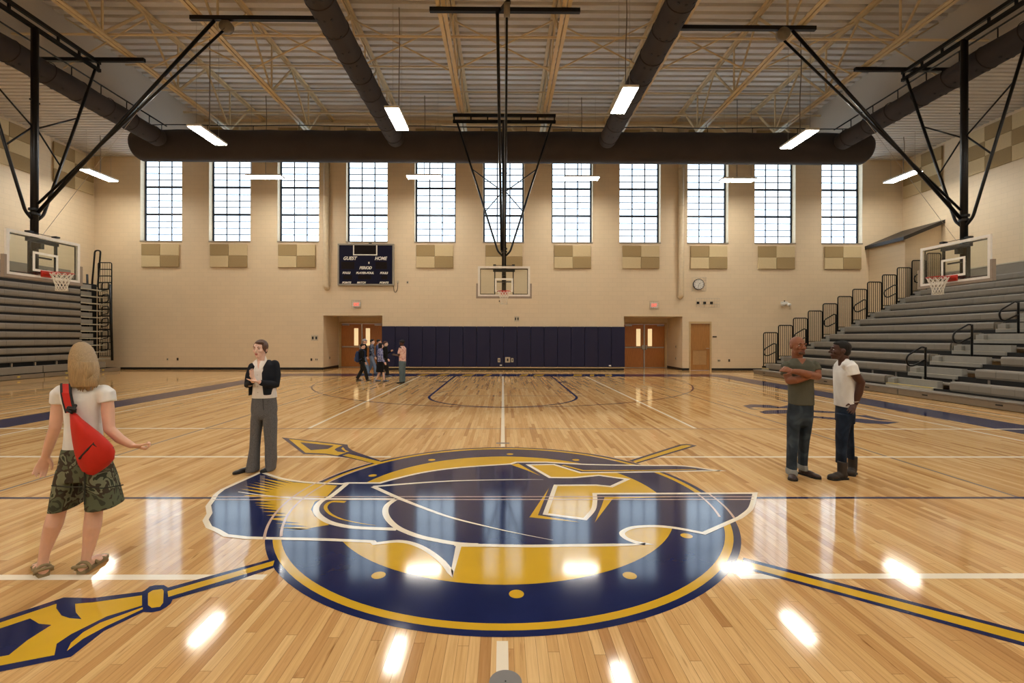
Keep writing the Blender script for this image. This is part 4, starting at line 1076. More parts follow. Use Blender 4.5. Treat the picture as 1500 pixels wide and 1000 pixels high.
hoop('basketball_hoop', 'left basketball hoop with glass board beside the folded bleachers', (-12.46, 12.5, 0), PI / 2, 4.55,
     [((0, -3.9, zl_), (0, -7.8, zl_)), ((1.92, 2.1, zl_), (1.92, -1.15, zl_)), ((-1.92, 2.1, zl_), (-1.92, -1.15, zl_))])
hoop('basketball_hoop', 'right basketball hoop with glass board before the opened bleachers', (12.67, 12.75, 0), -PI / 2, 4.55,
     [((0, -3.9, zl_), (0, -7.8, zl_)), ((1.92, 1.9, zl_), (1.92, -1.3, zl_)), ((-1.92, 1.9, zl_), (-1.92, -1.3, zl_))])
# ================================================================== bleachers
M_seat = mat('grey_plastic_seat', rgb(130, 123, 112), 0.5, var=0.05, scale=3); M_seat2 = mat('pale_grey_step', rgb(144, 142, 135), 0.5, var=0.05)
M_deckb = mat('grey_deck_board', rgb(128, 121, 110), 0.55); M_gap = mat('gap_shade_and_bracket_black', rgb(14, 13, 13), 0.7)  # last one: rail bracket black, also painting the shade in row gaps
M_skirt = mat('grey_brown_skirt', rgb(128, 115, 98), 0.55); M_nose = mat('pale_nosing', rgb(186, 178, 158), 0.5); M_yel = mat('yellow_nosing', rgb(214, 186, 60), 0.5)
ML = 0.5
def seat_profile(depth, z0, z1, length, sgn):
    """seat module: front face leaning in a little, rounded nose, runs along Y; sgn=+1 faces -X"""
    pr = [(0.03, z0), (0.0, z0 + 0.05), (0.0, z1 - 0.05), (0.012, z1 - 0.015), (0.04, z1), (depth, z1), (depth, z1 - 0.05), (0.06, z1 - 0.06), (0.07, z0)]
    bm = bmesh.new()
    A = [bm.verts.new((sgn * x, 0.003, z)) for x, z in pr]; B = [bm.verts.new((sgn * x, length - 0.003, z)) for x, z in pr]
    n = len(pr)
    for i in range(n): bm.faces.new((A[i], A[(i + 1) % n], B[(i + 1) % n], B[i]))
    for L_ in (A[::-1], B):
        vv = [v.co.copy() for v in L_]
        for tr in tessellate_polygon([vv]): bm.faces.new([L_[i] for i in tr])
    return bm
RX0, RUN, RISE, NR = 11.5, 0.662, 0.322, 12
YE, YS = 20.15, 19.65                                # far end, and where the seats begin after the end aisle
AIS0, AIS1 = 12.1, 13.6
right = thing('bleachers', 'grey bleachers opened out in rows along the right wall', 'bleachers', (0, 0, 0))
mod_me = bm_mesh('seat_module', seat_profile(0.30, 0.25, 0.485, ML, 1)); mod_me.materials.append(M_seat)
NEARY = -6.0
stuff = bmesh.new(); ris_all = bmesh.new()
for i in range(NR):
    x = RX0 + RUN * i; dz = RISE * i
    ylo = max(7.5, 0.874 * x - 1.6)
    y = YS - ML
    while y > ylo:
        if not (y + ML > AIS0 + 0.02 and y < AIS1 - 0.02):
            link('seat_module', mod_me, parent=right, loc=(x, y, dz))
        y -= ML
    b2 = seat_profile(0.30, 0.25, 0.485, y + ML - NEARY, 1)
    bmesh.ops.translate(b2, verts=b2.verts, vec=(x, NEARY, dz))
    tmp = bpy.data.meshes.new('t'); b2.to_mesh(tmp); b2.free(); stuff.from_mesh(tmp); bpy.data.meshes.remove(tmp)
    obj('deck_board', boxm(x + 0.28, x + RUN + 0.1, NEARY, YE, 0.355 + dz, 0.40 + dz), M_deckb, right)
    obj('gap_shade', boxm(x + 0.035, x + 0.08, NEARY, YE - 0.02, dz + 0.0 if i == 0 else 0.40 + dz - RISE, 0.262 + dz), M_gap, right)  # black strip closing the open gap, standing in for its shade
    # end aisle and middle aisle: step, recessed riser
    for (ya, yb, w) in ((YS, YE, 'end'), (AIS0, AIS1, 'mid')):
        obj('aisle_step', boxm(x - 0.02, x + 0.3, ya + 0.02, yb - 0.02, 0.17 + dz, 0.27 + dz, 0.008), M_seat2 if i else M_nose, right)
        obj('step_nosing', boxm(x - 0.026, x + 0.03, ya + 0.04, yb - 0.04, 0.268 + dz, 0.277 + dz), M_yel if i == 0 else M_nose, right)
        obj('aisle_riser', boxm(x + 0.14, x + 0.29, ya + 0.02, yb - 0.02, 0.27 + dz, 0.45 + dz), M_seat2, right)
        if w == 'mid':
            obj('seat_end_cap', boxm(x + 0.01, x + 0.3, yb - 0.012, yb + 0.004, 0.225 + dz, 0.465 + dz, 0.003), M_deckb, right)
            obj('aisle_bin', boxm(x + 0.03, x + 0.14, yb - 0.26, yb - 0.03, 0.27 + dz, 0.42 + dz, 0.006), M_seat2, right)
o = obj('seat_rows', stuff, M_seat, right); o['kind'] = 'stuff'
xt = RX0 + RUN * NR; zt2 = RISE * NR
obj('rear_panel', boxm(xt + 0.02, WALL_R - 0.02, NEARY, YE, zt2 + 0.1, zt2 + 0.62), M_seat, right)
obj('rear_rail', boxm(xt + 0.0, xt + 0.04, NEARY, YE, zt2 + 0.62, zt2 + 0.66), M_nose, right)
y = YE
while y > -4:                                      # front skirt in sections
    y2 = max(y - 3.7, -4)
    obj('skirt_panel', boxm(11.12, 11.16, y2 + 0.01, y - 0.01, 0.012, 0.165, 0.004), M_skirt, right)
    obj('foot_board', boxm(11.1, 11.53, y2 + 0.004, y - 0.004, 0.17, 0.205, 0.006), M_deckb, right)
    for k in range(2):
        obj('skirt_slot', boxm(11.112, 11.13, y - 0.9 - 1.8 * k, y - 0.75 - 1.8 * k, 0.09, 0.12), M_gap, right)
    y = y2
for k in range(14):
    obj('row_bracket', boxm(RX0 + RUN + 0.02, RX0 + RUN + 0.07, 19.4 - 0.9 * k, 19.46 - 0.9 * k, 0.40, 0.55), M_steel, right)
M_rail = M_black_metal
def guard_mesh(w, h, nb):
    bm = bmesh.new(); tube(bm, rounded([(0, 0, 0), (0, 0, h), (w, 0, h), (w, 0, 0)], 0.09, 4), 0.024, 8); tube(bm, [(0, 0, 0.14), (w, 0, 0.14)], 0.019, 6); return bm
gm = bm_mesh('guard_frame', guard_mesh(0.62, 1.5, 6), True); gm.materials.append(M_rail)
bal = bm_mesh('baluster', tubem([(0, 0, 0.14), (0, 0, 1.49)], 0.011, 5)); bal.materials.append(M_rail)
def p_rail(parent, loc, rz=0.0):
    """post with a forward loop toward the court (-X)"""
    e = obj('handrail', tubem([(0, 0, 0), (0, 0, 0.9), (0.0, 0, 0.95)], 0.028, 8), M_rail, parent, True, loc=loc, rot=(0, 0, rz))
    lp = [(0, 0, 0.6), (-0.36, 0, 0.42), (-0.5, 0, 0.44), (-0.55, 0, 0.60), (-0.5, 0, 0.72), (-0.1, 0, 0.96), (0, 0, 0.93)]
    obj('handrail_loop', tubem(rounded(lp, 0.12), 0.024, 8), M_rail, e, True)
    obj('post_foot', tubem([(0, 0, 0), (0, 0, 0.03)], 0.06, 10), M_rail, e); return e
for i in range(NR):
    x = RX0 + RUN * i; z = 0.40 + RISE * i
    g = link('guard_rail', gm, parent=right, loc=(x + 0.06, YE - 0.03, z - 0.06))
    for k in range(1, 7): link('baluster', bal, parent=g, loc=(0.62 * k / 7, 0, 0))
    obj('rail_bracket', boxm(x + 0.02, x + 0.3, YE - 0.08, YE + 0.02, z - 0.12, z - 0.04), M_gap, right)
    if i % 2 == 0:
        p_rail(right, (x + 0.45, YE - 0.3, z))
for i in (0, 2, 4):
    x = RX0 + RUN * i; z = 0.40 + RISE * i
    p_rail(right, (x + 0.45, 12.8, z))

# ---- folded bleachers on the left
left = thing('bleachers', 'grey bleachers folded up against the left wall', 'bleachers', (0, 0, 0))
LR, NL, LXE, LYE = 0.311, 11, 19.8, 21.2
modl = bm_mesh('seat_module', seat_profile(0.25, 0.03, 0.25, ML, -1)); modl.materials.append(M_seat)
stuff = bmesh.new()
def facex(k): return -18.16 - 0.012 * k
for k in range(NL):
    x = facex(k); z = 0.595 + LR * k
    y = LXE - ML
    for j in range(9):
        link('seat_module', modl, parent=left, loc=(x, y, z)); y -= ML
    b2 = seat_profile(0.25, 0.03, 0.25, y + ML - NEARY, -1); bmesh.ops.translate(b2, verts=b2.verts, vec=(x, NEARY, z))
    tmp = bpy.data.meshes.new('t'); b2.to_mesh(tmp); b2.free(); stuff.from_mesh(tmp); bpy.data.meshes.remove(tmp)
    obj('end_seat', boxm(x - 0.34, x - 0.22, LXE + 0.01, LXE + 0.78, z + 0.03, z + 0.2), M_seat2, left)
    obj('end_deck', boxm(x - 0.3, x - 0.1, LXE + 0.0, LYE + 0.1, z - 0.03, z + 0.012), M_nose, left)
o = obj('seat_rows', stuff, M_seat, left); o['kind'] = 'stuff'
obj('shade_core', boxm(WALL_L + 0.05, -18.3, NEARY, LXE + 0.05, 0.02, 0.595 + LR * NL - 0.03), M_gap, left)  # black fill behind the rows paints the shade in their gaps
obj('shade_core', boxm(WALL_L + 0.05, -18.72, LXE + 0.05, LXE + 1.3, 0.02, 0.595 + LR * NL - 0.03), M_gap, left)  # black fill for the shade behind the open end section
for k, (a, b) in enumerate(((0.0, 0.23), (0.27, 0.47))):
    obj('top_deck', boxm(-18.9 - 0.45 * k, -18.42 - 0.45 * k, NEARY, LXE + 0.2, 0.595 + LR * NL + a - 0.02, 0.595 + LR * NL + b), M_seat, left)
y = LYE + 0.25
while y > 5:
    y2 = y - 3.55
    obj('skirt_panel', boxm(-17.96, -17.9, y2 + 0.015, y - 0.015, 0.012, 0.17, 0.004), M_skirt, left)
    obj('front_board', boxm(-18.2, -17.95, y2 + 0.015, min(y - 0.015, LXE + 0.9), 0.2, 0.46, 0.01), M_seat, left)
    for k in range(2): obj('skirt_bolt', boxm(-17.902, -17.89, y - 1.0 - 1.7 * k, y - 0.9 - 1.7 * k, 0.08, 0.12), M_yel, left)
    y = y2
for k in range(12): obj('row_bracket', boxm(-18.22, -18.17, 19.5 - 0.85 * k, 19.55 - 0.85 * k, 0.47, 0.6), M_steel, left)
gl = guard_mesh(0.62, 1.05, 0)
for k in range(1, 6): tube(gl, [(0.62 * k / 6, 0, 0.14), (0.62 * k / 6, 0, 1.04)], 0.009, 4)
glm = bm_mesh('guard_rail', gl, True); glm.materials.append(M_rail)
for k in range(NL + 1):
    link('guard_rail', glm, parent=left, loc=(-18.68 - 0.012 * k, LYE - 0.05 + 0.012 * k, 0.56 + LR * k))
obj('end_post', tubem([(-18.62, LXE + 0.85, 0.5), (-18.75, LXE + 0.85, 4.4)], 0.04, 8), M_rail, left, True)
obj('end_post', tubem([(-18.0, LYE - 0.1, 0.5), (-18.1, LYE - 0.1, 4.0)], 0.05, 8), M_rail, left, True)
obj('tall_loop', tubem(rounded([(-19.12, LYE + 0.1, 3.9), (-18.98, LYE + 0.1, 5.6), (-18.72, LYE + 0.1, 5.6), (-18.85, LYE + 0.1, 3.9)], 0.14), 0.035, 8), M_rail, left, True)
for k in range(6):
    obj('folded_handrail', tubem(rounded([(-18.4, LYE - 0.2, 0.9 + 0.55 * k), (-18.4, LYE - 0.2, 1.3 + 0.55 * k), (-18.05, LYE - 0.25, 1.35 + 0.55 * k), (-18.05, LYE - 0.25, 1.0 + 0.55 * k), (-18.35, LYE - 0.22, 0.95 + 0.55 * k)], 0.1), 0.022, 6), M_rail, left, True)
# ================================================================== people
def cloth(name, col, rough=0.85, var=0.12, scale=9.0, bump=0.35, bscale=9.0):
    return mat(name, col, rough, var=var, scale=scale, bump=min(1.0, bump * 2.4), bscale=bscale, spec=0.25, stretch=(1, 1, 0.55))
def blotch(name, cols, scale, rough=0.85, detail=2.0, constant=True):
    m = bpy.data.materials.new(name); m.use_nodes = True; nt = m.node_tree; b = nt.nodes['Principled BSDF']
    tc = nt.nodes.new('ShaderNodeTexCoord'); n = nt.nodes.new('ShaderNodeTexNoise'); n.inputs['Scale'].default_value = scale; n.inputs['Detail'].default_value = detail; n.inputs['Distortion'].default_value = 0.8
    r = nt.nodes.new('ShaderNodeValToRGB'); r.color_ramp.interpolation = 'CONSTANT' if constant else 'LINEAR'
    while len(r.color_ramp.elements) > 1: r.color_ramp.elements.remove(r.color_ramp.elements[0])
    for i, (p, c) in enumerate(cols):
        e = r.color_ramp.elements[0] if i == 0 else r.color_ramp.elements.new(p)
        e.position = p; e.color = rgb(*c) + (1,)
    nt.links.new(tc.outputs['Object'], n.inputs['Vector']); nt.links.new(n.outputs['Fac'], r.inputs[0]); nt.links.new(r.outputs[0], b.inputs['Base Color'])
    b.inputs['Roughness'].default_value = rough; b.inputs['Specular IOR Level'].default_value = 0.2
    return m
def skin(name, col):
    m = mat(name, col, 0.5, var=0.05, scale=14, spec=0.4); b = m.node_tree.nodes['Principled BSDF']
    b.inputs['Subsurface Weight'].default_value = 0.06; b.inputs['Subsurface Radius'].default_value = (0.02, 0.008, 0.004)
    return m
# ---- closed shells that are fused into one surface
def ell(bm, c, r, M=None, seg=18):
    ret = bmesh.ops.create_uvsphere(bm, u_segments=seg, v_segments=max(8, seg // 2 + 2), radius=1.0)
    T = Matrix.Translation(Vector(c)) @ Matrix.Diagonal((r[0], r[1], r[2], 1))
    if M is not None: T = M @ T
    bmesh.ops.transform(bm, verts=ret['verts'], matrix=T)
def limb(bm, pts, radii, ends=True, M=None, seg=14):
    pts = [Vector(p) for p in pts]
    if M is not None: pts = [M @ p for p in pts]
    tube(bm, pts, list(radii), seg)
    if ends:
        ell(bm, pts[0], (radii[0],) * 3, None, 12); ell(bm, pts[-1], (radii[-1],) * 3, None, 12)
def stack(bm, secs, seg=28, power=2.4, M=None):
    """secs: (x, y, z, rx, ry[, tilt]) from bottom to top, horizontal super-ellipses"""
    rings = []
    for s in secs:
        x, y, z, rx, ry = s[:5]; ring_ = []
        for k in range(seg):
            a = 2 * PI * k / seg; ca, sa = math.cos(a), math.sin(a)
            p = Vector((x + rx * math.copysign(abs(ca) ** (2 / power), ca), y + ry * math.copysign(abs(sa) ** (2 / power), sa), z + (s[5] * ca if len(s) > 5 else 0)))
            if M is not None: p = M @ p
            ring_.append(bm.verts.new(p))
        rings.append(ring_)
    for i in range(len(rings) - 1):
        for k in range(seg):
            bm.faces.new((rings[i][k], rings[i][(k + 1) % seg], rings[i + 1][(k + 1) % seg], rings[i + 1][k]))
    bm.faces.new(rings[0][::-1]); bm.faces.new(rings[-1])
def fuse(name, bm, voxel, mats, parent, matfn=None, it=4):
    bmesh.ops.recalc_face_normals(bm, faces=bm.faces)
    me = bpy.data.meshes.new(name); bm.to_mesh(me); bm.free()
    tmp = bpy.data.objects.new(name, me)
    md = tmp.modifiers.new('r', 'REMESH'); md.mode = 'VOXEL'; md.voxel_size = voxel; md.adaptivity = 0.0
    if it:
        sm = tmp.modifiers.new('s', 'SMOOTH'); sm.factor = 0.5; sm.iterations = it
    out = evaluated_mesh(tmp); bpy.data.meshes.remove(me); out.name = name
    out.materials.clear()
    for m in mats: out.materials.append(m)
    for p in out.polygons:
        p.use_smooth = True; p.material_index = matfn(p.center) if matfn else 0
    o = bpy.data.objects.new(name, out); COL.objects.link(o); o.parent = parent
    return o
def head_matrix(c, yaw, pitch=0.0, roll=0.0, s=1.0):
    """yaw 0 looks toward -Y (the camera); positive turns the face to the right of the picture"""
    return Matrix.Translation(Vector(c)) @ Matrix.Rotation(yaw, 4, 'Z') @ Matrix.Rotation(pitch, 4, 'X') @ Matrix.Rotation(roll, 4, 'Y') @ Matrix.Scale(s, 4)
def head_shell(bm, M, jaw=1.0, nose=1.0):
    ell(bm, (0, 0.012, 0.025), (0.074, 0.094, 0.088), M); ell(bm, (0, -0.016, -0.012), (0.066, 0.072, 0.082), M)
    ell(bm, (0, -0.03, -0.06), (0.052 * jaw, 0.054, 0.05), M); ell(bm, (0, -0.064, -0.094), (0.024 * jaw, 0.02, 0.018), M, 12)
    for s in (-1, 1):
        ell(bm, (s * 0.038, -0.062, -0.022), (0.022, 0.02, 0.022), M, 12)           # cheek
        ell(bm, (s * 0.030, -0.082, 0.026), (0.026, 0.012, 0.009), M, 12)           # brow
        ell(bm, (s * 0.076, 0.012, -0.008), (0.010, 0.022, 0.032), M, 12)           # ear
    limb(bm, [(0, -0.082, 0.018), (0, -0.096, -0.008), (0, -0.106 * (0.9 + 0.1 * nose), -0.028)], [0.0075, 0.009, 0.0115 * nose], True, M, 10)
    for s in (-1, 1): ell(bm, (s * 0.010, -0.090, -0.031), (0.0075 * nose, 0.0095, 0.007), M, 10)
    ell(bm, (0, -0.082, -0.056), (0.025, 0.013, 0.008), M, 12); ell(bm, (0, -0.080, -0.069), (0.022, 0.013, 0.009), M, 12)
def face_parts(parent, M, lip, brow, iris=(40, 28, 20)):
    M_w = mat('eye_white', rgb(196, 188, 178), 0.3); M_i = mat('iris_%d' % iris[0], rgb(*iris), 0.25); ML_ = mat('lip_%d_%d' % lip[:2], rgb(*lip), 0.45); MB = mat('eyebrow_%d' % brow[0], rgb(*brow), 0.9)
    for s in (-1, 1):
        bm = bmesh.new(); ell(bm, (s * 0.031, -0.0755, 0.006), (0.0125, 0.0095, 0.0058), M, 12); e = obj('eye', bm, M_w, parent, True)
        bm = bmesh.new(); ell(bm, (s * 0.031, -0.0825, 0.006), (0.0062, 0.004, 0.0056), M, 10); obj('iris', bm, M_i, e, True)
        bm = bmesh.new(); limb(bm, [(s * 0.014, -0.0905, 0.029), (s * 0.032, -0.092, 0.033), (s * 0.05, -0.081, 0.027)], [0.0032, 0.0036, 0.0022], True, M, 8); obj('eyebrow', bm, MB, parent, True)
    bm = bmesh.new(); ell(bm, (0, -0.0895, -0.056), (0.023, 0.0085, 0.0058), M, 12); ell(bm, (0, -0.0875, -0.067), (0.019, 0.0085, 0.0068), M, 12); obj('lips', bm, ML_, parent, True)
def hand_shell(bm, wrist, tip_dir, palm_n, s=1.0, curl=0.5, side=1, spread=1.0, thumb=0.6, length=None):
    """wrist point, direction of the fingers, palm normal; side=+1 puts the thumb along palm_n x dir"""
    d = Vector(tip_dir).normalized(); n = Vector(palm_n); n = (n - d * n.dot(d)).normalized(); w = n.cross(d).normalized() * side
    W = Vector(wrist)
    def at(a, b, c): return W + (d * a + w * b + n * c) * s
    # palm: three overlapping fat plates
    for a, rw in ((0.025, 0.030), (0.05, 0.036), (0.078, 0.038)):
        B = Matrix((( w.x, d.x, n.x, 0), (w.y, d.y, n.y, 0), (w.z, d.z, n.z, 0), (0, 0, 0, 1)))
        ell(bm, (0, 0, 0), (rw * s, 0.034 * s, 0.0145 * s), Matrix.Translation(at(a, 0, 0)) @ B, 12)
    for b, L_, k in ((0.031, 0.070, 0.9), (0.0105, 0.080, 1.0), (-0.0105, 0.074, 1.0), (-0.031, 0.058, 1.1)):
        p = at(0.092, b, 0); pts = [at(0.07, b * 0.85, 0), p]; ang = 0.0
        for j, f in enumerate((0.45, 0.32, 0.23)):
            ang += curl * k * (0.75 if j == 0 else 1.0)
            fd = d * math.cos(ang) + n * math.sin(ang) + w * (b * 3.2 * spread * math.cos(ang))
            p = p + fd.normalized() * (L_ * f * s * 1.05); pts.append(p)
        limb(bm, pts, [0.010 * s, 0.0098 * s, 0.009 * s, 0.0082 * s, 0.0068 * s], True, None, 9)
    tb = [at(0.018, 0.022, 0.004), at(0.05, 0.046, 0.012), at(0.078, 0.05 + 0.012 * thumb, 0.012 + 0.02 * (1 - thumb)), at(0.10, 0.05 + 0.016 * thumb, 0.014 + 0.035 * (1 - thumb))]
    limb(bm, tb, [0.014 * s, 0.0125 * s, 0.0105 * s, 0.008 * s], True, None, 9)
class Figure:
    def __init__(self, name, label, px, py, rot, group=None):
        self.O = G(px, py); self.rot = rot
        self.e = thing(name, label, 'person', tuple(self.O), rot, group)
        self.R = Matrix.Rotation(rot, 3, 'Z'); self.fwd = self.R @ Vector((0, 1, 0))
        self.S = self.O.y / FPX
        a, b = self.q(px, py - 50, 0.0), self.q(px, py - 50, 0.1); self.k2 = (b.x - a.x) / 0.1
        c = self.q(px + 10, py - 50, 0.0); self.m = (c.x - a.x) / 10.0            # metres of u per pixel
    def q(self, px, py, v=0.0):
        d = ray(px, py); C = Vector((0, 0, HC)); n = self.fwd
        t = (n.dot(self.O - C) + v) / n.dot(d)
        return self.R.transposed() @ (C + d * t - self.O)
    def sec(self, y, xl, xr, ry, v=0.0, tilt=0.0):
        a, b = self.q(xl, y, v), self.q(xr, y, v); h = (b.x - a.x) / 2
        h = math.sqrt(max(h * h - (self.k2 * ry) ** 2, (0.62 * h) ** 2))
        c = (a + b) / 2
        return (c.x, c.y, c.z, h, ry, tilt)
    def r(self, px): return px * self.m
SK_FAIR = skin('fair_skin', rgb(226, 182, 158)); SK_PALE = skin('pale_skin', rgb(232, 196, 180)); SK_BROWN = skin('brown_skin', rgb(134, 84, 58)); SK_DARK = skin('dark_brown_skin', rgb(74, 46, 36))
# ------------------------------------------------------------------ woman seen from behind with a red sling bag
F = Figure('person', 'person seen from behind in white tee and camouflage shorts with red sling bag', 121, 836, math.radians(12))
q, sec, E = F.q, F.sec, F.e
bm = bmesh.new()
HM = head_matrix(q(122, 533, 0.02), PI + 0.45, 0, 0, 0.84); head_shell(bm, HM)
limb(bm, [q(121, 545, 0.02), q(121, 566, 0.01), q(121, 578, 0.0)], [0.052, 0.052, 0.07])
stack(bm, [sec(672, 100, 144, 0.08), sec(640, 102, 142, 0.075), sec(605, 101, 144, 0.08), sec(580, 98, 148, 0.08), sec(568, 102, 144, 0.06)])
# arms
la = [q(87, 572, 0.0), q(85, 598, 0.0), q(81, 625, -0.01), q(74, 646, 0.02), q(67, 667, 0.04)]
limb(bm, la, [0.030, 0.038, 0.033, 0.031, 0.023])
ra = [q(157, 573, 0.0), q(158, 600, -0.01), q(160, 628, -0.03), q(176, 643, -0.02), q(193, 652, 0.0)]
limb(bm, ra, [0.030, 0.038, 0.034, 0.031, 0.022])
hand_shell(bm, la[-1], q(59, 690, 0.05) - la[-1], (0.5, -0.9, 0.1), 0.88, 0.35, 1, 1.0, 0.7)
hand_shell(bm, ra[-1], q(214, 657, 0.02) - ra[-1], (0.2, 0.3, 1.0), 0.86, 1.15, -1, 0.5, 0.2)
# legs
ll = [q(96, 712, 0.0), q(86, 742, 0.0), q(78.5, 768, -0.02), q(71, 790, 0.0), q(64.5, 813, 0.0), q(63, 826, 0.0)]
limb(bm, ll, [0.050, 0.048, 0.051, 0.040, 0.029, 0.03])
rl = [q(140, 715, 0.0), q(138.5, 742, 0.0), q(135.5, 770, -0.02), q(131, 796, 0.0), q(126.5, 818, 0.0), q(126, 827, 0.0)]
limb(bm, rl, [0.058, 0.049, 0.050, 0.038, 0.028, 0.029])
def bare_foot(bm, ankle, toe, s=1.0):
    a, t = Vector(ankle), Vector(toe); d = (t - a); d.z = 0; L_ = d.length; d.normalize(); w = Vector((-d.y, d.x, 0))
    h = Vector((a.x, a.y, 0)) - d * 0.035 * s
    limb(bm, [h + Vector((0, 0, 0.038)), h + d * 0.09 * s + Vector((0, 0, 0.042)), h + d * 0.17 * s + Vector((0, 0, 0.032))], [0.03 * s, 0.032 * s, 0.026 * s])
    for k in range(5):
        o = (k - 2) * 0.0165 * s; p = h + d * 0.165 * s + w * o + Vector((0, 0, 0.028)); limb(bm, [p - d * 0.03, p + d * (0.05 - abs(k - 1.5) * 0.006) * s], [0.012 * s, 0.0095 * s], True, None, 8)
    limb(bm, [a, h + d * 0.045 * s + Vector((0, 0, 0.05))], [0.03 * s, 0.032 * s])
lf = (Vector((ll[-1].x, ll[-1].y, 0)), Vector((ll[-1].x - 0.13, ll[-1].y + 0.16, 0))); rf = (Vector((rl[-1].x, rl[-1].y, 0)), Vector((rl[-1].x + 0.00, rl[-1].y + 0.2, 0)))
bare_foot(bm, ll[-1], lf[1], 0.92); bare_foot(bm, rl[-1], rf[1], 0.92)
body = fuse('body', bm, 0.0055, [SK_FAIR], E)
# hair
M_hair = mat('blonde_hair', rgb(170, 142, 100), 0.5, var=0.3, scale=5, stretch=(60, 60, 2.5), bump=0.7, bscale=5)
bm = bmesh.new()
stack(bm, [sec(567, 104, 143, 0.035, -0.075), sec(556, 101, 146, 0.055, -0.06), sec(540, 99.5, 146.5, 0.085, -0.03), sec(524, 100, 143, 0.10, 0.0), sec(512, 103.5, 137.5, 0.095, 0.02), sec(504.5, 109, 130, 0.07, 0.03), sec(500.5, 115, 124, 0.03, 0.03)], 30, 2.1)
hair = fuse('hair', bm, 0.007, [M_hair], E, None, 5)
bm = bmesh.new(); rnd = random.Random(3)
for k in range(46):
    x = 102 + 43 * k / 45.0; e_ = abs(k - 22.5) / 22.5; yb_ = 571 - 7 * e_ ** 2 + rnd.uniform(-4, 3)
    vtop = -0.115 + 0.10 * e_ ** 2
    limb(bm, [q(120 + (x - 120) * 0.9, 530, vtop), q(x, 552, vtop + 0.01), q(x + rnd.uniform(-1.5, 1.5), yb_, vtop + 0.02)], [0.007, 0.0075, 0.002], False, None, 6)
obj('hair_strands', bm, M_hair, hair, True)
# tee
M_tee = cloth('white_cotton_tee', rgb(226, 228, 228), bump=0.3, bscale=9)
bm = bmesh.new()
stack(bm, [sec(662, 91.5, 152, 0.098), sec(640, 94, 151, 0.092), sec(620, 95, 149.5, 0.090), sec(600, 94, 150, 0.098), sec(585, 91, 152.5, 0.102), sec(574, 87, 156, 0.09), sec(567, 93, 150, 0.07), sec(562, 103, 140, 0.055)])
limb(bm, [q(95, 573, 0), q(88, 578, 0.0), q(86.5, 591, 0.0)], [0.055, 0.056, 0.050], False); ell(bm, q(92, 574, 0), (0.05, 0.06, 0.05))
limb(bm, [q(148, 573, 0), q(156, 578, 0.0), q(158, 589, -0.005)], [0.055, 0.056, 0.050], False); ell(bm, q(151, 574, 0), (0.05, 0.06, 0.05))
fuse('tee_shirt', bm, 0.007, [M_tee], E)
# shorts
M_camo = blotch('camouflage_cotton', [(0.0, (64, 66, 54)), (0.40, (92, 98, 76)), (0.49, (66, 58, 48)), (0.56, (124, 128, 104)), (0.63, (56, 62, 50)), (0.72, (146, 146, 124))], 9, detail=2.5)
bm = bmesh.new()
stack(bm, [sec(742, 72, 122, 0.135), sec(722, 76, 122.5, 0.13), sec(700, 80, 124, 0.125), sec(682, 85, 126, 0.12)]); stack(bm, [sec(740, 125, 183, 0.135), sec(722, 124, 178.5, 0.13), sec(700, 122, 173, 0.125), sec(682, 118, 166, 0.12)])
stack(bm, [sec(700, 82, 170, 0.122), sec(680, 85.5, 165, 0.12), sec(662, 89, 158, 0.108), sec(654, 91, 153, 0.102)])
shorts = fuse('shorts', bm, 0.007, [M_camo], E, None, 3)
for p0, p1 in (((76, 711), (121, 713)), ((124, 713), (180, 710))):
    bm = bmesh.new(); limb(bm, [q(p0[0], p0[1], -0.125), q((p0[0] + p1[0]) / 2, p0[1] + 2, -0.138), q(p1[0], p1[1], -0.125)], [0.004] * 3, True, None, 6); obj('seam', bm, mat('dark_seam', rgb(44, 46, 38), 0.9), shorts)
bm = bmesh.new(); limb(bm, [q(124, 690, -0.13), q(124, 738, -0.136)], [0.005] * 2, True, None, 6); obj('seam', bm, MATS['dark_seam'], shorts)
# sandals
M_sand = cloth('olive_brown_sandal', rgb(142, 126, 94)); 
for ft in (lf, rf):
    a, t = ft; d = (t - a).normalized(); w = Vector((-d.y, d.x, 0)); h = a - d * 0.05
    s = empty('sandal', (0, 0, 0)); s.parent = E
    bm = bmesh.new(); prof = [(0.0, 0.026), (0.05, 0.034), (0.12, 0.034), (0.19, 0.043), (0.235, 0.034), (0.25, 0.012)]
    top = [h + d * u + w * r_ for u, r_ in prof] + [h + d * u - w * r_ for u, r_ in prof[::-1]]
    A = [bm.verts.new((p.x, p.y, 0.001)) for p in top]; B = [bm.verts.new((p.x, p.y, 0.026)) for p in top]
    for k in range(len(top)): bm.faces.new((A[k], A[(k + 1) % len(top)], B[(k + 1) % len(top)], B[k]))
    bm.faces.new(A[::-1]); bm.faces.new(B); obj('sole', bm, M_sand, s)
    for u, z, rr in ((0.02, 0.085, 0.042), (0.10, 0.05, 0.042), (0.17, 0.03, 0.044)):
        c = h + d * u; pts = [c + w * (rr * math.cos(PI * k / 8)) + Vector((0, 0, 0.024 + (z - 0.02) * math.sin(PI * k / 8) * 0.75)) for k in range(9)]
        obj('strap', tubem(pts, 0.010, 6), M_sand, s, True)
    pts = [h - d * 0.012 + w * (0.036 * math.cos(PI * k / 8)) - d * (0.018 * math.sin(PI * k / 8)) + Vector((0, 0, 0.055 + 0.01 * math.sin(PI * k / 8))) for k in range(9)]
    obj('strap', tubem(pts, 0.012, 6), M_sand, s, True)
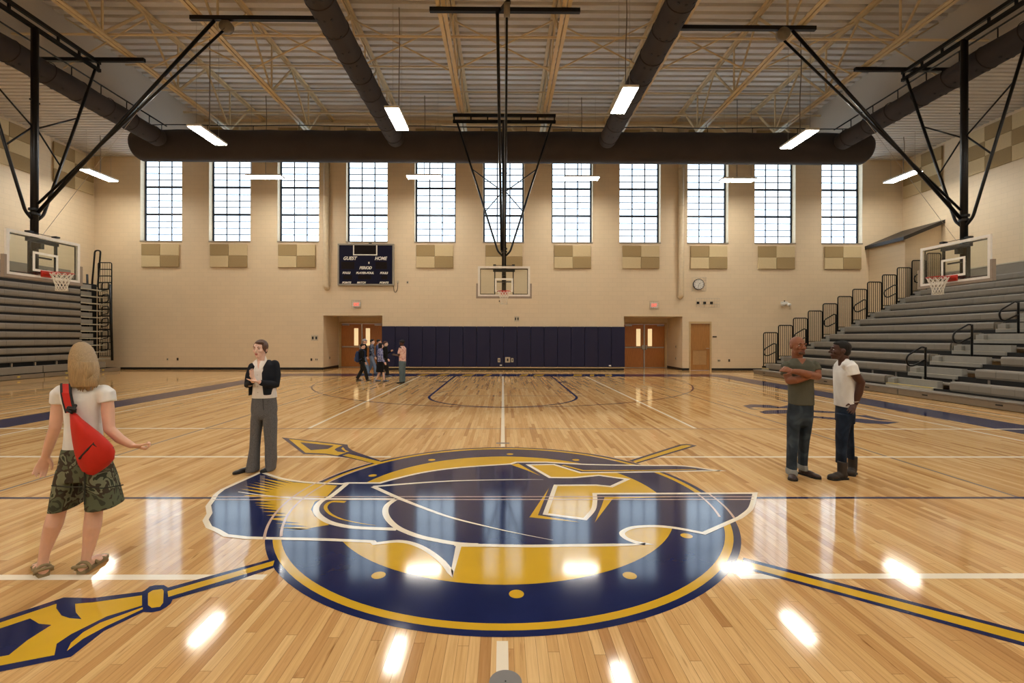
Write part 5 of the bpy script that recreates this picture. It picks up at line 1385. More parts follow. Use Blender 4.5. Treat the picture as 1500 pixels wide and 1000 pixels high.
# sling bag
M_bag = cloth('red_nylon', rgb(196, 46, 34), 0.6, bump=0.35, bscale=8); M_blk = M_black_rubber
def pillow(outline, v0, depth, M_=None):
    """closed cushion: outline (pixels) at depth v0 bulging toward the camera"""
    c = (sum(p[0] for p in outline) / len(outline), sum(p[1] for p in outline) / len(outline))
    bm = bmesh.new(); rings = []
    for f, dv in ((0.9, 0.03), (1.0, 0.0), (0.97, -0.35), (0.86, -0.7), (0.62, -0.93), (0.3, -1.0)):
        v = v0 + (dv if dv > 0 else depth * dv)
        rings.append([bm.verts.new(q(c[0] + (p[0] - c[0]) * f, c[1] + (p[1] - c[1]) * f, v)) for p in outline])
    n = len(outline)
    for a, b in zip(rings, rings[1:]):
        for k in range(n): bm.faces.new((a[k], a[(k + 1) % n], b[(k + 1) % n], b[k]))
    bm.faces.new(rings[0][::-1]); bm.faces.new(rings[-1]); return bm
ol = [(102, 605), (108, 603), (113, 606), (120, 613), (134, 624), (147, 634), (158, 644), (166, 653), (169, 661), (167.5, 672), (160, 681), (148, 690), (137, 696), (128, 695), (120, 690), (114, 680), (109, 664), (105.5, 645), (103, 625)]
bag = tag(empty('sling_bag', tuple(F.O), F.rot), 'red sling bag worn across the back over a white tee', 'bag')
b0 = obj('bag_body', pillow(ol, -0.115, 0.085), M_bag, bag, True)
st = [(97.5, 562), (98, 575), (101, 590), (105, 604)]
bm = bmesh.new(); vv = (-0.055, -0.105, -0.115, -0.13)
L1 = [q(x - 6.2, y, v) for (x, y), v in zip(st, vv)]; L2 = [q(x + 6.2, y, v) for (x, y), v in zip(st, vv)]
for off in (0,):
    A = [bm.verts.new(p) for p in L1]; B = [bm.verts.new(p) for p in L2]; A2 = [bm.verts.new(p + Vector((0, -0.014, 0))) for p in L1]; B2 = [bm.verts.new(p + Vector((0, -0.014, 0))) for p in L2]
    for k in range(len(st) - 1):
        bm.faces.new((A2[k], B2[k], B2[k + 1], A2[k + 1])); bm.faces.new((A[k], A[k + 1], B[k + 1], B[k])); bm.faces.new((A[k], A2[k], A2[k + 1], A[k + 1])); bm.faces.new((B[k], B[k + 1], B2[k + 1], B2[k]))
obj('strap', bm, M_bag, bag)
for LL in (L1, L2): obj('strap_binding', tubem([p + Vector((0, -0.008, 0)) for p in LL], 0.008, 6), M_blk, bag)
bm = bmesh.new(); limb(bm, [q(99, 600, -0.15), q(105, 604, -0.155), q(110, 594, -0.15)], [0.011] * 3); limb(bm, [q(101, 597, -0.15), q(109, 600, -0.155)], [0.012] * 2); obj('buckle', bm, M_blk, bag, True)
def zline(pts, r): 
    bm = bmesh.new(); limb(bm, pts, [r] * len(pts), True, None, 6); return bm
obj('zipper', zline([q(138, 648, -0.193), q(128, 659, -0.196), q(117, 671, -0.185)], 0.008), M_blk, bag); obj('zipper_pull', zline([q(137, 650, -0.197), q(142, 654, -0.195), q(149, 656.5, -0.188)], 0.006), M_blk, bag)
obj('zipper', zline([q(116, 622, -0.165), q(132, 634, -0.18), q(150, 644, -0.175), q(165, 656, -0.145)], 0.006), M_blk, bag)

# ------------------------------------------------------------------ woman in a dark jacket and grey trousers
F = Figure('person', 'person in dark jacket, white blouse and grey trousers holding hands together', 382, 689, math.radians(8))
q, sec, E = F.q, F.sec, F.e
bm = bmesh.new()
HM = head_matrix(q(381, 511, 0.0), -0.16, 0.03, 0, 0.93); head_shell(bm, HM, 0.95, 0.95)
limb(bm, [q(383, 519, 0.01), q(383.5, 530, 0.01), q(384, 538, 0.0)], [0.046, 0.047, 0.065])
stack(bm, [sec(600, 372, 404, 0.085), sec(570, 372, 402, 0.08), sec(545, 371, 404, 0.085), sec(533, 374, 400, 0.06)])
A1 = [q(372, 560.5, -0.235), q(366, 550.5, -0.245)]
W1, W2 = q(372, 556, -0.22), q(380, 559.5, -0.22)
limb(bm, [q(366, 563, -0.09), W1], [0.026, 0.024]); limb(bm, [q(396, 563, -0.10), q(390, 562, -0.15), W2], [0.028, 0.028, 0.024])
hand_shell(bm, W1, q(367, 541, -0.25) - W1, (0.75, -0.3, 0.2), 0.80, 0.18, 1, 1.3, 0.9)
hand_shell(bm, W2, q(361, 556, -0.25) - W2, (0.0, 0.2, 1.0), 0.80, 0.12, -1, 0.8, 0.6)
fuse('body', bm, 0.0055, [SK_PALE], E)
face_parts(E, HM, (186, 110, 102), (92, 66, 50), (70, 60, 50))
M_hb = mat('short_brown_hair', rgb(84, 54, 38), 0.5, var=0.3, scale=5, stretch=(40, 40, 6), bump=0.6, bscale=6)
bm = bmesh.new()
ell(bm, (0, 0.026, 0.036), (0.083, 0.096, 0.088), HM); ell(bm, (0.02, -0.045, 0.083), (0.056, 0.036, 0.022), HM); ell(bm, (0.06, 0.01, 0.02), (0.026, 0.06, 0.06), HM); ell(bm, (-0.06, 0.015, 0.03), (0.022, 0.055, 0.05), HM); ell(bm, (0, 0.065, -0.025), (0.06, 0.04, 0.05), HM)
fuse('hair', bm, 0.006, [M_hb], E, None, 3)
M_blouse = cloth('white_blouse', rgb(236, 232, 228), bump=0.3)
bm = bmesh.new()
stack(bm, [sec(582, 369, 406, 0.108), sec(574, 370, 405, 0.105), sec(556, 371, 402, 0.10), sec(542, 371, 402, 0.10), sec(533, 375, 396, 0.075), sec(528, 378, 391, 0.055)])
nc = q(378.6, 541, -0.1); na, nb = q(375.5, 526, 0), q(384, 526, 0)
def open_neck(c):
    if c.y > 0.0 or c.z < nc.z: return 0
    t_ = (c.z - nc.z) / (na.z - nc.z)
    return 1 if nc.x + (na.x - nc.x) * t_ < c.x < nc.x + (nb.x - nc.x) * t_ else 0
bl = fuse('blouse', bm, 0.0055, [M_blouse, SK_PALE], E, open_neck)
for pts in (([(376, 541), (369.5, 531), (376, 525.5)]), ([(383, 541), (391, 527), (388.5, 521)])):
    bm = bmesh.new(); v = -0.105
    P_ = [q(pts[0][0], pts[0][1], v), q(pts[1][0], pts[1][1], v + 0.03), q(pts[2][0], pts[2][1], v + 0.07), q((pts[0][0] + pts[2][0]) / 2 + 1, (pts[0][1] + pts[2][1]) / 2, v + 0.035)]
    A = [bm.verts.new(p) for p in P_]; B = [bm.verts.new(p + Vector((0, 0.012, 0.0))) for p in P_]
    for f in ((0, 1, 3), (1, 2, 3)): bm.faces.new([A[i] for i in f]); bm.faces.new([B[i] for i in f[::-1]])
    for i, j in ((0, 1), (1, 2), (2, 3), (3, 0)): bm.faces.new((A[i], B[i], B[j], A[j]))
    obj('collar', bm, M_blouse, bl)
for k in range(4):
    bm = bmesh.new(); ell(bm, q(377 + k * 0.2, 549 + 8.5 * k, -0.113), (0.006, 0.004, 0.006), None, 8); obj('button', bm, mat('pearl_button', rgb(200, 190, 176), 0.4), bl, True)
M_jac = cloth('charcoal_navy_knit', rgb(30, 34, 42), 0.9, bump=0.35)
bm = bmesh.new()
stack(bm, [sec(577, 384, 405, 0.122, 0.012), sec(562, 383, 405, 0.124, 0.012), sec(545, 382, 405, 0.122, 0.012), sec(534, 385, 404, 0.10, 0.012), sec(527, 387, 396, 0.06, 0.02)])
stack(bm, [sec(578, 366.8, 371.4, 0.10, 0.02), sec(556, 367, 372, 0.10, 0.02), sec(536, 369, 374, 0.085, 0.02)])
stack(bm, [sec(574, 370, 404, 0.06, 0.062), sec(550, 369, 404, 0.06, 0.062), sec(532, 372, 402, 0.05, 0.052)])
limb(bm, [q(402, 534, 0.02), q(405, 549, 0.01), q(403.5, 563, -0.02), q(393, 562.5, -0.13), q(383, 560.5, -0.20)], [0.058, 0.052, 0.050, 0.043, 0.034], True)
limb(bm, [q(370, 537, 0.02), q(365, 550, 0.0), q(363, 564, -0.03), q(369, 559, -0.17)], [0.048, 0.043, 0.042, 0.032], True)
fuse('jacket', bm, 0.007, [M_jac], E)
M_tweed = mat('grey_tweed', rgb(104, 104, 106), 0.95, var=0.4, scale=160, bump=0.3, bscale=20, spec=0.1)
bm = bmesh.new()
stack(bm, [sec(613, 373, 400, 0.09), sec(607, 368.5, 405.5, 0.11), sec(600, 367.5, 406.5, 0.115), sec(592, 368, 406, 0.112), sec(578, 370, 404, 0.102)])
stack(bm, [sec(689, 359.5, 380.5, 0.10, -0.01), sec(676, 362, 380.5, 0.088, -0.01), sec(655, 365.5, 381, 0.078, -0.01), sec(635, 366.5, 383, 0.085), sec(615, 367, 386, 0.10), sec(600, 369, 390, 0.10)])
stack(bm, [sec(687.5, 389, 404.5, 0.10, 0.01), sec(672, 388, 406, 0.09, 0.01), sec(652, 388, 405.5, 0.08), sec(632, 386.5, 406, 0.088), sec(615, 385, 406.5, 0.10), sec(600, 383, 405, 0.10)])
tr = fuse('trousers', bm, 0.0065, [M_tweed], E, None, 8)
obj('fly_seam', zline([q(385, 584, -0.113), q(386, 600, -0.116)], 0.004), mat('dark_grey_seam', rgb(60, 60, 62), 0.9), tr)
M_shoe = mat('black_leather', rgb(20, 19, 20), 0.35, var=0.1)
def shoe(parent, heel, toe, w, h, m, ankle_h=None, nm='shoe', sole=True):
    heel, toe = Vector((heel[0], heel[1], 0)), Vector((toe[0], toe[1], 0)); d = (toe - heel); L_ = d.length; d.normalize(); s = Vector((-d.y, d.x, 0))
    def xf(u, z): p = heel + d * u; return p.x, p.y, z
    Mx = Matrix(((s.x, d.x, 0, heel.x), (s.y, d.y, 0, heel.y), (0, 0, 1, 0), (0, 0, 0, 1)))
    bm = bmesh.new()
    ell(bm, (0, L_ * 0.22, h * 0.5), (w * 0.42, L_ * 0.24, h * 0.5), Mx); ell(bm, (0, L_ * 0.72, h * 0.34), (w * 0.5, L_ * 0.30, h * 0.36), Mx); ell(bm, (0, L_ * 0.45, h * 0.46), (w * 0.42, L_ * 0.34, h * 0.44), Mx)
    if ankle_h: limb(bm, [Mx @ Vector((0, L_ * 0.26, h * 0.5)), Mx @ Vector((0, L_ * 0.24, ankle_h))], [w * 0.46, w * 0.5], False)
    o = fuse(nm, bm, 0.006, [m], parent, None, 3)
    if sole:
        bm = bmesh.new(); pr = [(0.02, 0.36), (0.12, 0.44), (0.3, 0.42), (0.5, 0.44), (0.72, 0.54), (0.9, 0.46), (1.0, 0.16)]
        tp = [Mx @ Vector((w * r_, L_ * u, 0)) for u, r_ in pr] + [Mx @ Vector((-w * r_, L_ * u, 0)) for u, r_ in pr[::-1]]
        A = [bm.verts.new((p.x, p.y, 0.001)) for p in tp]; B = [bm.verts.new((p.x, p.y, 0.02)) for p in tp]
        for k in range(len(tp)): bm.faces.new((A[k], A[(k + 1) % len(tp)], B[(k + 1) % len(tp)], B[k]))
        bm.faces.new(A[::-1]); bm.faces.new(B); obj('sole', bm, M_black_rubber, o)
    return o
h1, h2 = q(368, 688, 0), q(397, 687, 0.02)
shoe(E, (h1.x, 0.03, 0), (h1.x - 0.15, -0.13, 0), 0.075, 0.06, M_shoe); shoe(E, (h2.x, 0.08, 0), (h2.x - 0.06, -0.12, 0), 0.075, 0.06, M_shoe)

# ------------------------------------------------------------------ man with folded arms
F = Figure('person', 'bald person in olive v-neck tee and jeans with arms folded', 1169, 697, math.radians(-10))
q, sec, E = F.q, F.sec, F.e
bm = bmesh.new()
HM = head_matrix(q(1168.5, 506.5, 0.0), 0.22, 0.0, 0, 0.98); head_shell(bm, HM, 1.08, 1.15)
limb(bm, [q(1167.5, 516, 0.02), q(1168, 526, 0.02), q(1169, 535, 0.0)], [0.056, 0.058, 0.075])
stack(bm, [sec(600, 1157, 1190, 0.09), sec(560, 1156, 1190, 0.09), sec(540, 1155, 1190, 0.095), sec(529, 1159, 1184, 0.07)])
el, er = q(1156.5, 557, -0.06), q(1197, 551, -0.06)
limb(bm, [q(1154, 536, 0.0), q(1152.5, 546, -0.02), el], [0.044, 0.048, 0.044]); limb(bm, [q(1190, 536, 0.0), q(1196, 543, -0.02), er], [0.044, 0.048, 0.044])
limb(bm, [er, q(1184, 548.5, -0.19), q(1171, 545, -0.21), q(1163, 544, -0.19)], [0.046, 0.045, 0.036, 0.030]); limb(bm, [el, q(1167, 556, -0.16), q(1180, 552.5, -0.155), q(1190, 549, -0.12)], [0.046, 0.044, 0.036, 0.030])
hand_shell(bm, q(1163.5, 544.5, -0.19), q(1151.5, 541, -0.13) - q(1163.5, 544.5, -0.19), (-0.1, 0.9, -0.3), 0.95, 0.25, -1, 1.0, 0.5)
hand_shell(bm, q(1189, 549.5, -0.12), q(1196, 545.5, -0.02) - q(1189, 549.5, -0.12), (0, 0.6, 0.3), 0.9, 0.5, 1, 1.0, 0.4)
fuse('body', bm, 0.0055, [SK_BROWN], E)
face_parts(E, HM, (126, 74, 62), (44, 30, 24))
bm = bmesh.new(); ell(bm, (0, -0.068, -0.080), (0.040, 0.026, 0.026), HM, 12); limb(bm, [(-0.026, -0.086, -0.046), (0, -0.094, -0.044), (0.026, -0.086, -0.046)], [0.004] * 3, True, HM, 6)
fuse('beard', bm, 0.0045, [mat('greying_stubble', rgb(92, 66, 52), 0.8, var=0.2, scale=60)], E, None, 2)
M_olive = cloth('olive_grey_tee', rgb(82, 82, 70), bump=0.3)
bm = bmesh.new()
stack(bm, [sec(592, 1154.5, 1192.5, 0.125), sec(575, 1154.5, 1192, 0.12), sec(558, 1154, 1191.5, 0.115), sec(545, 1152.5, 1193, 0.118), sec(535, 1149.5, 1194, 0.105), sec(529, 1155, 1189, 0.08), sec(524.5, 1161, 1179, 0.068)])
limb(bm, [q(1156, 533, 0.0), q(1151.5, 537, 0.0), q(1151.5, 549, -0.025)], [0.056, 0.060, 0.058], False); ell(bm, q(1155, 535, 0), (0.05, 0.06, 0.05))
limb(bm, [q(1188, 533, 0.0), q(1193, 536, 0.0), q(1195.5, 543, -0.02)], [0.056, 0.060, 0.060], False); ell(bm, q(1189, 535, 0), (0.05, 0.06, 0.05))
vc = q(1175.5, 533.5, -0.1); va, vb = q(1163, 522, 0), q(1181, 522, 0)
def vneck(c):
    if c.y > 0.02: return 0
    t = (c.z - vc.z) / (va.z - vc.z)
    if t < 0: return 0
    return 1 if vc.x + (va.x - vc.x) * t < c.x < vc.x + (vb.x - vc.x) * t else 0
fuse('tee_shirt', bm, 0.0065, [M_olive, SK_BROWN], E, vneck)
M_jean = blotch('faded_blue_jeans', [(0.25, (28, 34, 42)), (0.5, (46, 56, 66)), (0.72, (78, 88, 96))], 5, constant=False)
bm = bmesh.new()
stack(bm, [sec(625, 1166, 1178, 0.06), sec(621, 1156, 1188, 0.10), sec(610, 1152.5, 1191, 0.12), sec(589, 1155, 1191.5, 0.112)])
stack(bm, [sec(690, 1151.5, 1167.5, 0.085, -0.06), sec(670, 1152, 1167.5, 0.082, -0.04), sec(650, 1152.5, 1169, 0.085, -0.02), sec(630, 1152.5, 1171, 0.095), sec(612, 1152.5, 1174, 0.11), sec(602, 1154, 1178, 0.11)])
stack(bm, [sec(683, 1168.5, 1182.5, 0.085, 0.06), sec(665, 1169, 1183.5, 0.082, 0.05), sec(645, 1170, 1185.5, 0.085, 0.03), sec(628, 1171, 1188.5, 0.095, 0.01), sec(612, 1170, 1190.5, 0.11), sec(602, 1166, 1190, 0.11)])
jn = fuse('jeans', bm, 0.0065, [M_jean], E, None, 8)
M_cuff = cloth('pale_jean_cuff', rgb(142, 144, 142), bump=0.2)
for (x0, x1, y0, y1, v) in ((1151, 1168, 694.5, 685.5, -0.06), (1168, 1183, 687.5, 679, 0.06)):
    bm = bmesh.new(); stack(bm, [sec(y0, x0, x1, 0.09, v), sec((y0 + y1) / 2, x0 - 0.4, x1 + 0.4, 0.093, v), sec(y1, x0 + 0.4, x1 - 0.4, 0.088, v)]); fuse('cuff', bm, 0.006, [M_cuff], jn, None, 1)
M_bshoe = mat('dark_brown_leather', rgb(54, 40, 36), 0.45, var=0.15)
h1, h2 = q(1161, 690, -0.05), q(1174, 683, 0.06)
shoe(E, (h1.x + 0.02, 0.0, 0), (h1.x - 0.07, -0.23, 0), 0.095, 0.075, M_bshoe); shoe(E, (h2.x, 0.12, 0), (h2.x + 0.13, -0.10, 0), 0.095, 0.075, M_bshoe)

# ------------------------------------------------------------------ man in a white tee, side on
F = Figure('person', 'person in white tee and dark jeans with boots, hand in pocket, side on', 1236, 697, math.radians(-6))
q, sec, E = F.q, F.sec, F.e
bm = bmesh.new()
HM = head_matrix(q(1230.5, 513, 0.0), -1.80, -0.08, 0, 0.98); head_shell(bm, HM, 1.0, 1.1)
limb(bm, [q(1234, 519, 0.0), q(1236, 528, 0.0), q(1238, 537, 0.0)], [0.054, 0.056, 0.07])
stack(bm, [sec(600, 1229, 1247, 0.12), sec(560, 1227, 1248, 0.125), sec(540, 1228, 1250, 0.13), sec(530, 1232, 1246, 0.1)])
wr = q(1253, 590, -0.13)
limb(bm, [q(1246, 536, -0.17), q(1252, 547, -0.18), q(1261, 560, -0.17), q(1258, 575, -0.16), wr], [0.040, 0.048, 0.043, 0.040, 0.029])
hand_shell(bm, wr, q(1246, 603, -0.19) - wr, (0.2, 0.8, 0), 0.92, 0.05, 1, 0.8, 0.8)
limb(bm, [q(1240, 536, 0.17), q(1243, 560, 0.19), q(1238, 582, 0.16)], [0.05, 0.042, 0.03])
fuse('body', bm, 0.0055, [SK_DARK], E)
face_parts(E, HM, (92, 54, 48), (22, 16, 14))
bm = bmesh.new(); ell(bm, (0, 0.022, 0.038), (0.079, 0.092, 0.081), HM); ell(bm, (0, -0.028, 0.076), (0.058, 0.045, 0.026), HM); ell(bm, (0, 0.05, -0.01), (0.068, 0.058, 0.06), HM)
fuse('hair', bm, 0.006, [mat('short_black_hair', rgb(22, 19, 18), 0.9, var=0.2, scale=60, bump=0.4, bscale=90)], E, None, 3)
bm = bmesh.new(); tube(bm, [wr + Vector((0.034 * math.cos(2 * PI * k / 14), 0.034 * math.sin(2 * PI * k / 14), 0.02 + 0.012 * math.cos(2 * PI * k / 14))) for k in range(14)], 0.007, 6, True); obj('wrist_watch', bm, M_steel, E, True)
bm = bmesh.new()
stack(bm, [sec(595, 1223.5, 1250, 0.155), sec(578, 1222, 1250.5, 0.15), sec(560, 1220.8, 1251, 0.15), sec(545, 1221, 1252, 0.16), sec(535, 1224, 1250.5, 0.165), sec(528.5, 1229, 1244, 0.11), sec(525, 1232, 1240, 0.07)])
limb(bm, [q(1243, 533, -0.12), q(1247, 538, -0.165), q(1250.5, 549, -0.18)], [0.06, 0.066, 0.064], False); ell(bm, q(1242, 535, -0.13), (0.062, 0.074, 0.06))
limb(bm, [q(1240, 533, 0.12), q(1242, 540, 0.165), q(1243, 549, 0.18)], [0.07, 0.072, 0.064], False)
fuse('tee_shirt', bm, 0.0065, [M_tee], E)
M_dj = blotch('dark_blue_jeans', [(0.25, (16, 22, 34)), (0.5, (26, 36, 52)), (0.75, (44, 58, 76))], 6, constant=False)
bm = bmesh.new()
stack(bm, [sec(618, 1224.5, 1250.5, 0.145), sec(605, 1225, 1251, 0.15), sec(592, 1226, 1249.5, 0.14)])
stack(bm, [sec(679, 1224.5, 1239.5, 0.08, -0.09), sec(660, 1225, 1240, 0.082, -0.09), sec(642, 1223.8, 1241.5, 0.088, -0.085), sec(622, 1224.5, 1246, 0.09, -0.07), sec(606, 1225, 1250, 0.095, -0.05)])
stack(bm, [sec(671, 1238.5, 1250, 0.08, 0.1), sec(650, 1238.5, 1249.5, 0.082, 0.1), sec(630, 1236, 1248.5, 0.088, 0.09), sec(612, 1232, 1250, 0.095, 0.06)])
fuse('jeans', bm, 0.0065, [M_dj], E, None, 3)
M_boot = mat('dark_suede_boot', rgb(50, 42, 36), 0.8, var=0.15)
h1, h2 = q(1236, 690, -0.09), q(1249, 683, 0.1)
shoe(E, (h1.x + 0.02, -0.11, 0), (h1.x - 0.21, -0.17, 0), 0.10, 0.095, M_boot, 0.2, 'boot'); shoe(E, (h2.x + 0.03, 0.13, 0), (h2.x - 0.10, 0.0, 0), 0.10, 0.095, M_boot, 0.21, 'boot')
# ------------------------------------------------------------------ the group in front of the left doors
def walker(label, px, py, pyt, face, st, sk, hairc, top, bottom, shoe_m, skirt=False, arms='swing', hair='short', sleeves=True, group='people in front of the left doors'):
    """small figure; face is the walking direction as an angle (0 = right of picture), st the stride"""
    O = G(px, py); H = (py - pyt) * O.y / FPX; k = H / 1.72
    e = thing('person', label, 'person', tuple(O), face + PI / 2, group)       # local -Y is forward
    Vx = lambda x, y, z: Vector((x * k, y * k, z * k))
    def stk(bm, secs): stack(bm, [(s[0] * k, s[1] * k, s[2] * k, s[3] * k, s[4] * k) for s in secs], 20)
    bm = bmesh.new(); HM = head_matrix(Vx(0, -0.03, 1.59), 0, 0.12 if arms == 'phone' else 0.0, 0, k * 1.04); head_shell(bm, HM)
    limb(bm, [Vx(0, 0, 1.36), Vx(0, -0.01, 1.5)], [0.07 * k, 0.055 * k])
    stk(bm, [(0, 0, 0.9, 0.13, 0.09), (0, 0, 1.1, 0.12, 0.085), (0, 0, 1.35, 0.14, 0.09)])
    elb, wri = {}, {}
    for s in (-1, 1):
        if arms == 'phone': elb[s], wri[s] = Vx(s * 0.21, -0.06, 1.10), Vx(s * 0.07, -0.32, 1.12)
        elif arms == 'raise' and s > 0: elb[s], wri[s] = Vx(s * 0.22, -0.05, 1.10), Vx(s * 0.14, -0.26, 1.22)
        else: elb[s], wri[s] = Vx(s * 0.235, 0.05 * s * (1 if st else 0) + 0.02, 1.10), Vx(s * 0.24, 0.10 * s * (1 if st else 0) - 0.06, 0.87)
        limb(bm, [Vx(s * 0.185, 0, 1.40), elb[s], wri[s]], [0.05 * k, 0.042 * k, 0.028 * k])
        hand_shell(bm, wri[s], (wri[s] - elb[s]), Vx(-s, -0.1, 0.1), 0.95 * k, 0.4, s, 1.0, 0.6)
    foot = {s: Vx(s * 0.09, s * st, 0.09 if s > 0 and st else 0.07) for s in (-1, 1)}; knee = {s: Vx(s * 0.09, s * st * 0.35 - 0.06 * (1 if st else 0.2), 0.50) for s in (-1, 1)}
    for s in (-1, 1): limb(bm, [Vx(s * 0.09, 0, 0.9), knee[s], foot[s]], [0.075 * k, 0.055 * k, 0.036 * k])
    fuse('body', bm, 0.011, [sk], e, None, 2)
    face_parts(e, HM, (150, 92, 82), (40, 30, 24))
    bm = bmesh.new()
    if hair == 'cap':
        ell(bm, (0, 0.012, 0.05), (0.083, 0.1, 0.075), HM); ell(bm, (0, -0.09, 0.045), (0.06, 0.06, 0.01), HM)
    else:
        ell(bm, (0, 0.025, 0.04), (0.083, 0.097, 0.085), HM); ell(bm, (0, -0.04, 0.08), (0.062, 0.045, 0.03), HM)
        if hair == 'long': ell(bm, (0, 0.06, -0.04), (0.078, 0.055, 0.11), HM); ell(bm, (0.065, 0.0, -0.03), (0.024, 0.05, 0.08), HM); ell(bm, (-0.065, 0.0, -0.03), (0.024, 0.05, 0.08), HM)
    fuse('cap' if hair == 'cap' else 'hair', bm, 0.011, [mat('hair_%d_%d_%d' % hairc, rgb(*hairc), 0.8, var=0.25, scale=30)], e, None, 2)
    bm = bmesh.new()
    stk(bm, [(0, 0, 0.84, 0.165, 0.125), (0, 0, 1.0, 0.16, 0.12), (0, 0, 1.2, 0.17, 0.125), (0, 0, 1.36, 0.19, 0.12), (0, 0, 1.43, 0.13, 0.09), (0, 0, 1.47, 0.075, 0.07)])
    for s in (-1, 1):
        sh = Vx(s * 0.17, 0, 1.39)
        if sleeves: limb(bm, [sh, elb[s], elb[s].lerp(wri[s], 0.92)], [0.068 * k, 0.056 * k, 0.042 * k], True)
        else: limb(bm, [sh, sh.lerp(elb[s], 0.75)], [0.07 * k, 0.066 * k], False)
    fuse('top', bm, 0.012, [top], e, None, 2)
    bm = bmesh.new()
    if skirt:
        stk(bm, [(0, 0, 0.42, 0.215, 0.19), (0, 0, 0.65, 0.20, 0.165), (0, 0, 0.9, 0.165, 0.125)]); fuse('skirt', bm, 0.012, [bottom], e, None, 2)
    else:
        stk(bm, [(0, 0, 0.78, 0.175, 0.13), (0, 0, 0.9, 0.165, 0.122)])
        for s in (-1, 1): limb(bm, [Vx(s * 0.085, 0, 0.86), Vx(s * 0.09, 0, 0.8).lerp(knee[s], 0.2), knee[s], foot[s] + Vx(0, 0, 0.0)], [0.098 * k, 0.1 * k, 0.082 * k, 0.075 * k], False)
        fuse('trousers', bm, 0.012, [bottom], e, None, 2)
    for s in (-1, 1): shoe(e, (foot[s].x, foot[s].y + 0.06 * k, 0), (foot[s].x, foot[s].y - 0.2 * k, 0), 0.1 * k, 0.085 * k, shoe_m, None, 'shoe', False)
    return e, k
M_char = cloth('charcoal_cloth', rgb(36, 34, 34)); M_blackc = cloth('black_cloth', rgb(18, 18, 20)); M_ljean = cloth('light_blue_jeans', rgb(122, 140, 166)); M_gjean = cloth('grey_blue_jeans', rgb(92, 110, 118))
M_hood = blotch('striped_grey_hoodie', [(0.0, (34, 38, 52)), (0.45, (120, 132, 158)), (0.55, (44, 48, 62)), (0.64, (150, 158, 178))], 9, constant=True)
M_tie = blotch('blue_violet_tie_dye', [(0.0, (48, 52, 110)), (0.42, (96, 104, 168)), (0.5, (196, 202, 226)), (0.58, (92, 96, 160)), (0.66, (60, 62, 120))], 13, constant=False)
M_pink = blotch('pink_plaid_shirt', [(0.0, (214, 160, 150)), (0.48, (236, 206, 196)), (0.6, (196, 130, 122))], 20, constant=False)
M_blus = cloth('slate_blue_shirt', rgb(86, 98, 140)); M_sneak = mat('grey_blue_sneaker', rgb(90, 102, 124), 0.7)
e, k = walker('person in black with a dark blue backpack, walking nearest the doors', 530.5, 557.5, 503, 0.15, 0.24, SK_FAIR, (18, 15, 14), M_blackc, M_char, M_shoe)
pk = tag(empty('backpack', tuple(e.location), e.rotation_euler.z), 'dark blue backpack on the walking person in black', 'backpack')
bm = bmesh.new(); stack(bm, [(0, 0.19 * k, 0.85 * k, 0.12 * k, 0.07 * k), (0, 0.22 * k, 0.95 * k, 0.15 * k, 0.10 * k), (0, 0.22 * k, 1.2 * k, 0.15 * k, 0.10 * k), (0, 0.2 * k, 1.36 * k, 0.11 * k, 0.06 * k)], 20)
M_bp = cloth('navy_backpack_nylon', rgb(44, 58, 92), 0.7); pb = fuse('pack_body', bm, 0.011, [M_bp], pk, None, 2)
bm = bmesh.new(); stack(bm, [(0, 0.31 * k, 0.9 * k, 0.1 * k, 0.035 * k), (0, 0.32 * k, 1.08 * k, 0.1 * k, 0.035 * k)], 16); fuse('front_pocket', bm, 0.01, [cloth('slate_backpack_pocket', rgb(96, 112, 140), 0.7)], pk, None, 2)
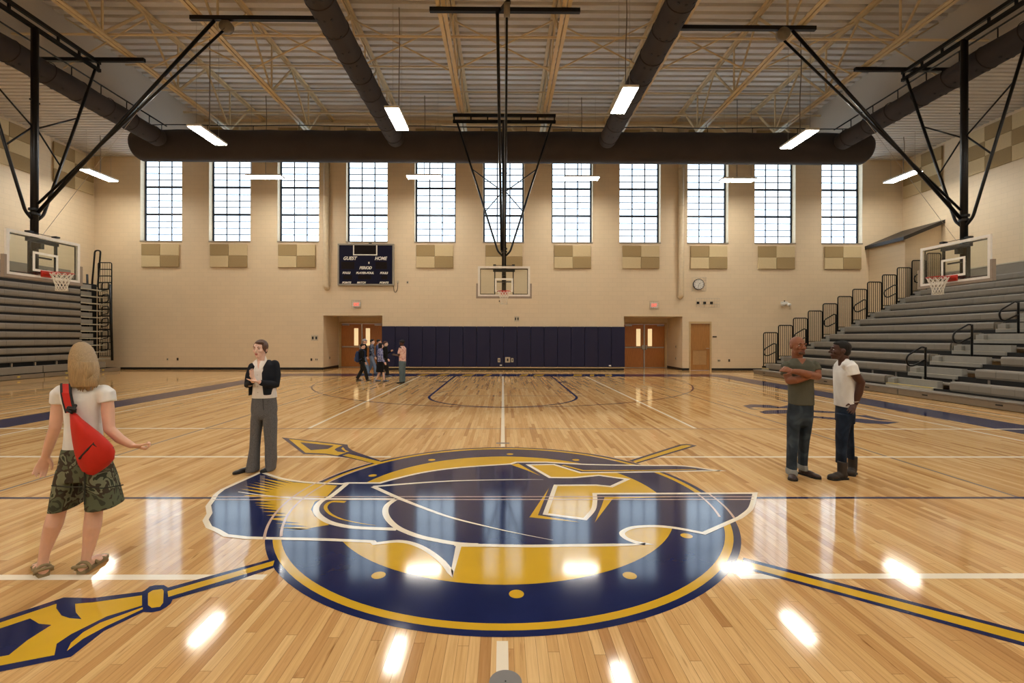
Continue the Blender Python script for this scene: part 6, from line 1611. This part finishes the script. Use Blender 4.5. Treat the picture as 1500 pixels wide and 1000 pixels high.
for s in (-1, 1): obj('shoulder_strap', tubem([(s * 0.10 * k, 0.15 * k, 1.38 * k), (s * 0.12 * k, 0.02 * k, 1.47 * k), (s * 0.13 * k, -0.13 * k, 1.36 * k), (s * 0.15 * k, -0.13 * k, 1.1 * k), (s * 0.16 * k, 0.14 * k, 0.95 * k)], 0.018 * k, 6), M_bp, pk, True)
walker('person in a grey cap, partly hidden behind the backpack wearer', 533.5, 548.5, 496, 0.1, 0.2, SK_FAIR, (150, 152, 160), M_blackc, M_ljean, M_sneak, hair='cap')
walker('person in striped grey hoodie and light blue jeans', 544.5, 548.3, 496.5, 0.2, 0.2, SK_PALE, (24, 20, 20), M_hood, M_ljean, M_sneak)
walker('person in slate blue shirt walking behind the tie-dye top', 554, 547.6, 496.8, 0.15, 0.18, SK_FAIR, (26, 22, 22), M_blus, M_char, M_sneak)
walker('person in blue violet tie-dye top and black skirt', 557, 558.6, 502, 0.3, 0.16, SK_PALE, (16, 14, 16), M_tie, M_blackc, M_sneak, skirt=True, hair='long')
walker('person in black with brown hair and a raised hand', 564, 551.5, 499.5, 0.1, 0.14, SK_PALE, (78, 50, 42), M_blackc, M_char, M_sneak, arms='raise')
e, k = walker('person in pink plaid shirt looking down at a phone', 589.5, 561.3, 497.5, PI - 0.25, 0.0, SK_DARK, (20, 16, 15), M_pink, M_gjean, M_shoe, arms='phone', sleeves=False, group=None)
ph = tag(obj('phone', boxm(-0.035 * k, 0.035 * k, -0.07 * k, 0.07 * k, -0.005, 0.005, 0.003), M_black_rubber, loc=e.matrix_basis @ Vector((0, -0.42 * k, 1.15 * k)), rot=(0.3, 0, e.rotation_euler.z)), 'dark phone held by the person in pink plaid shirt', 'phone')
bm = bmesh.new(); stack(bm, [(0, -0.095 * k, 0.86 * k, 0.05 * k, 0.04 * k), (0, -0.10 * k, 1.1 * k, 0.05 * k, 0.04 * k), (0, -0.095 * k, 1.4 * k, 0.045 * k, 0.035 * k)], 14); fuse('inner_shirt', bm, 0.011, [M_blackc], e, None, 2)
bpy.data.scenes.remove(_work)
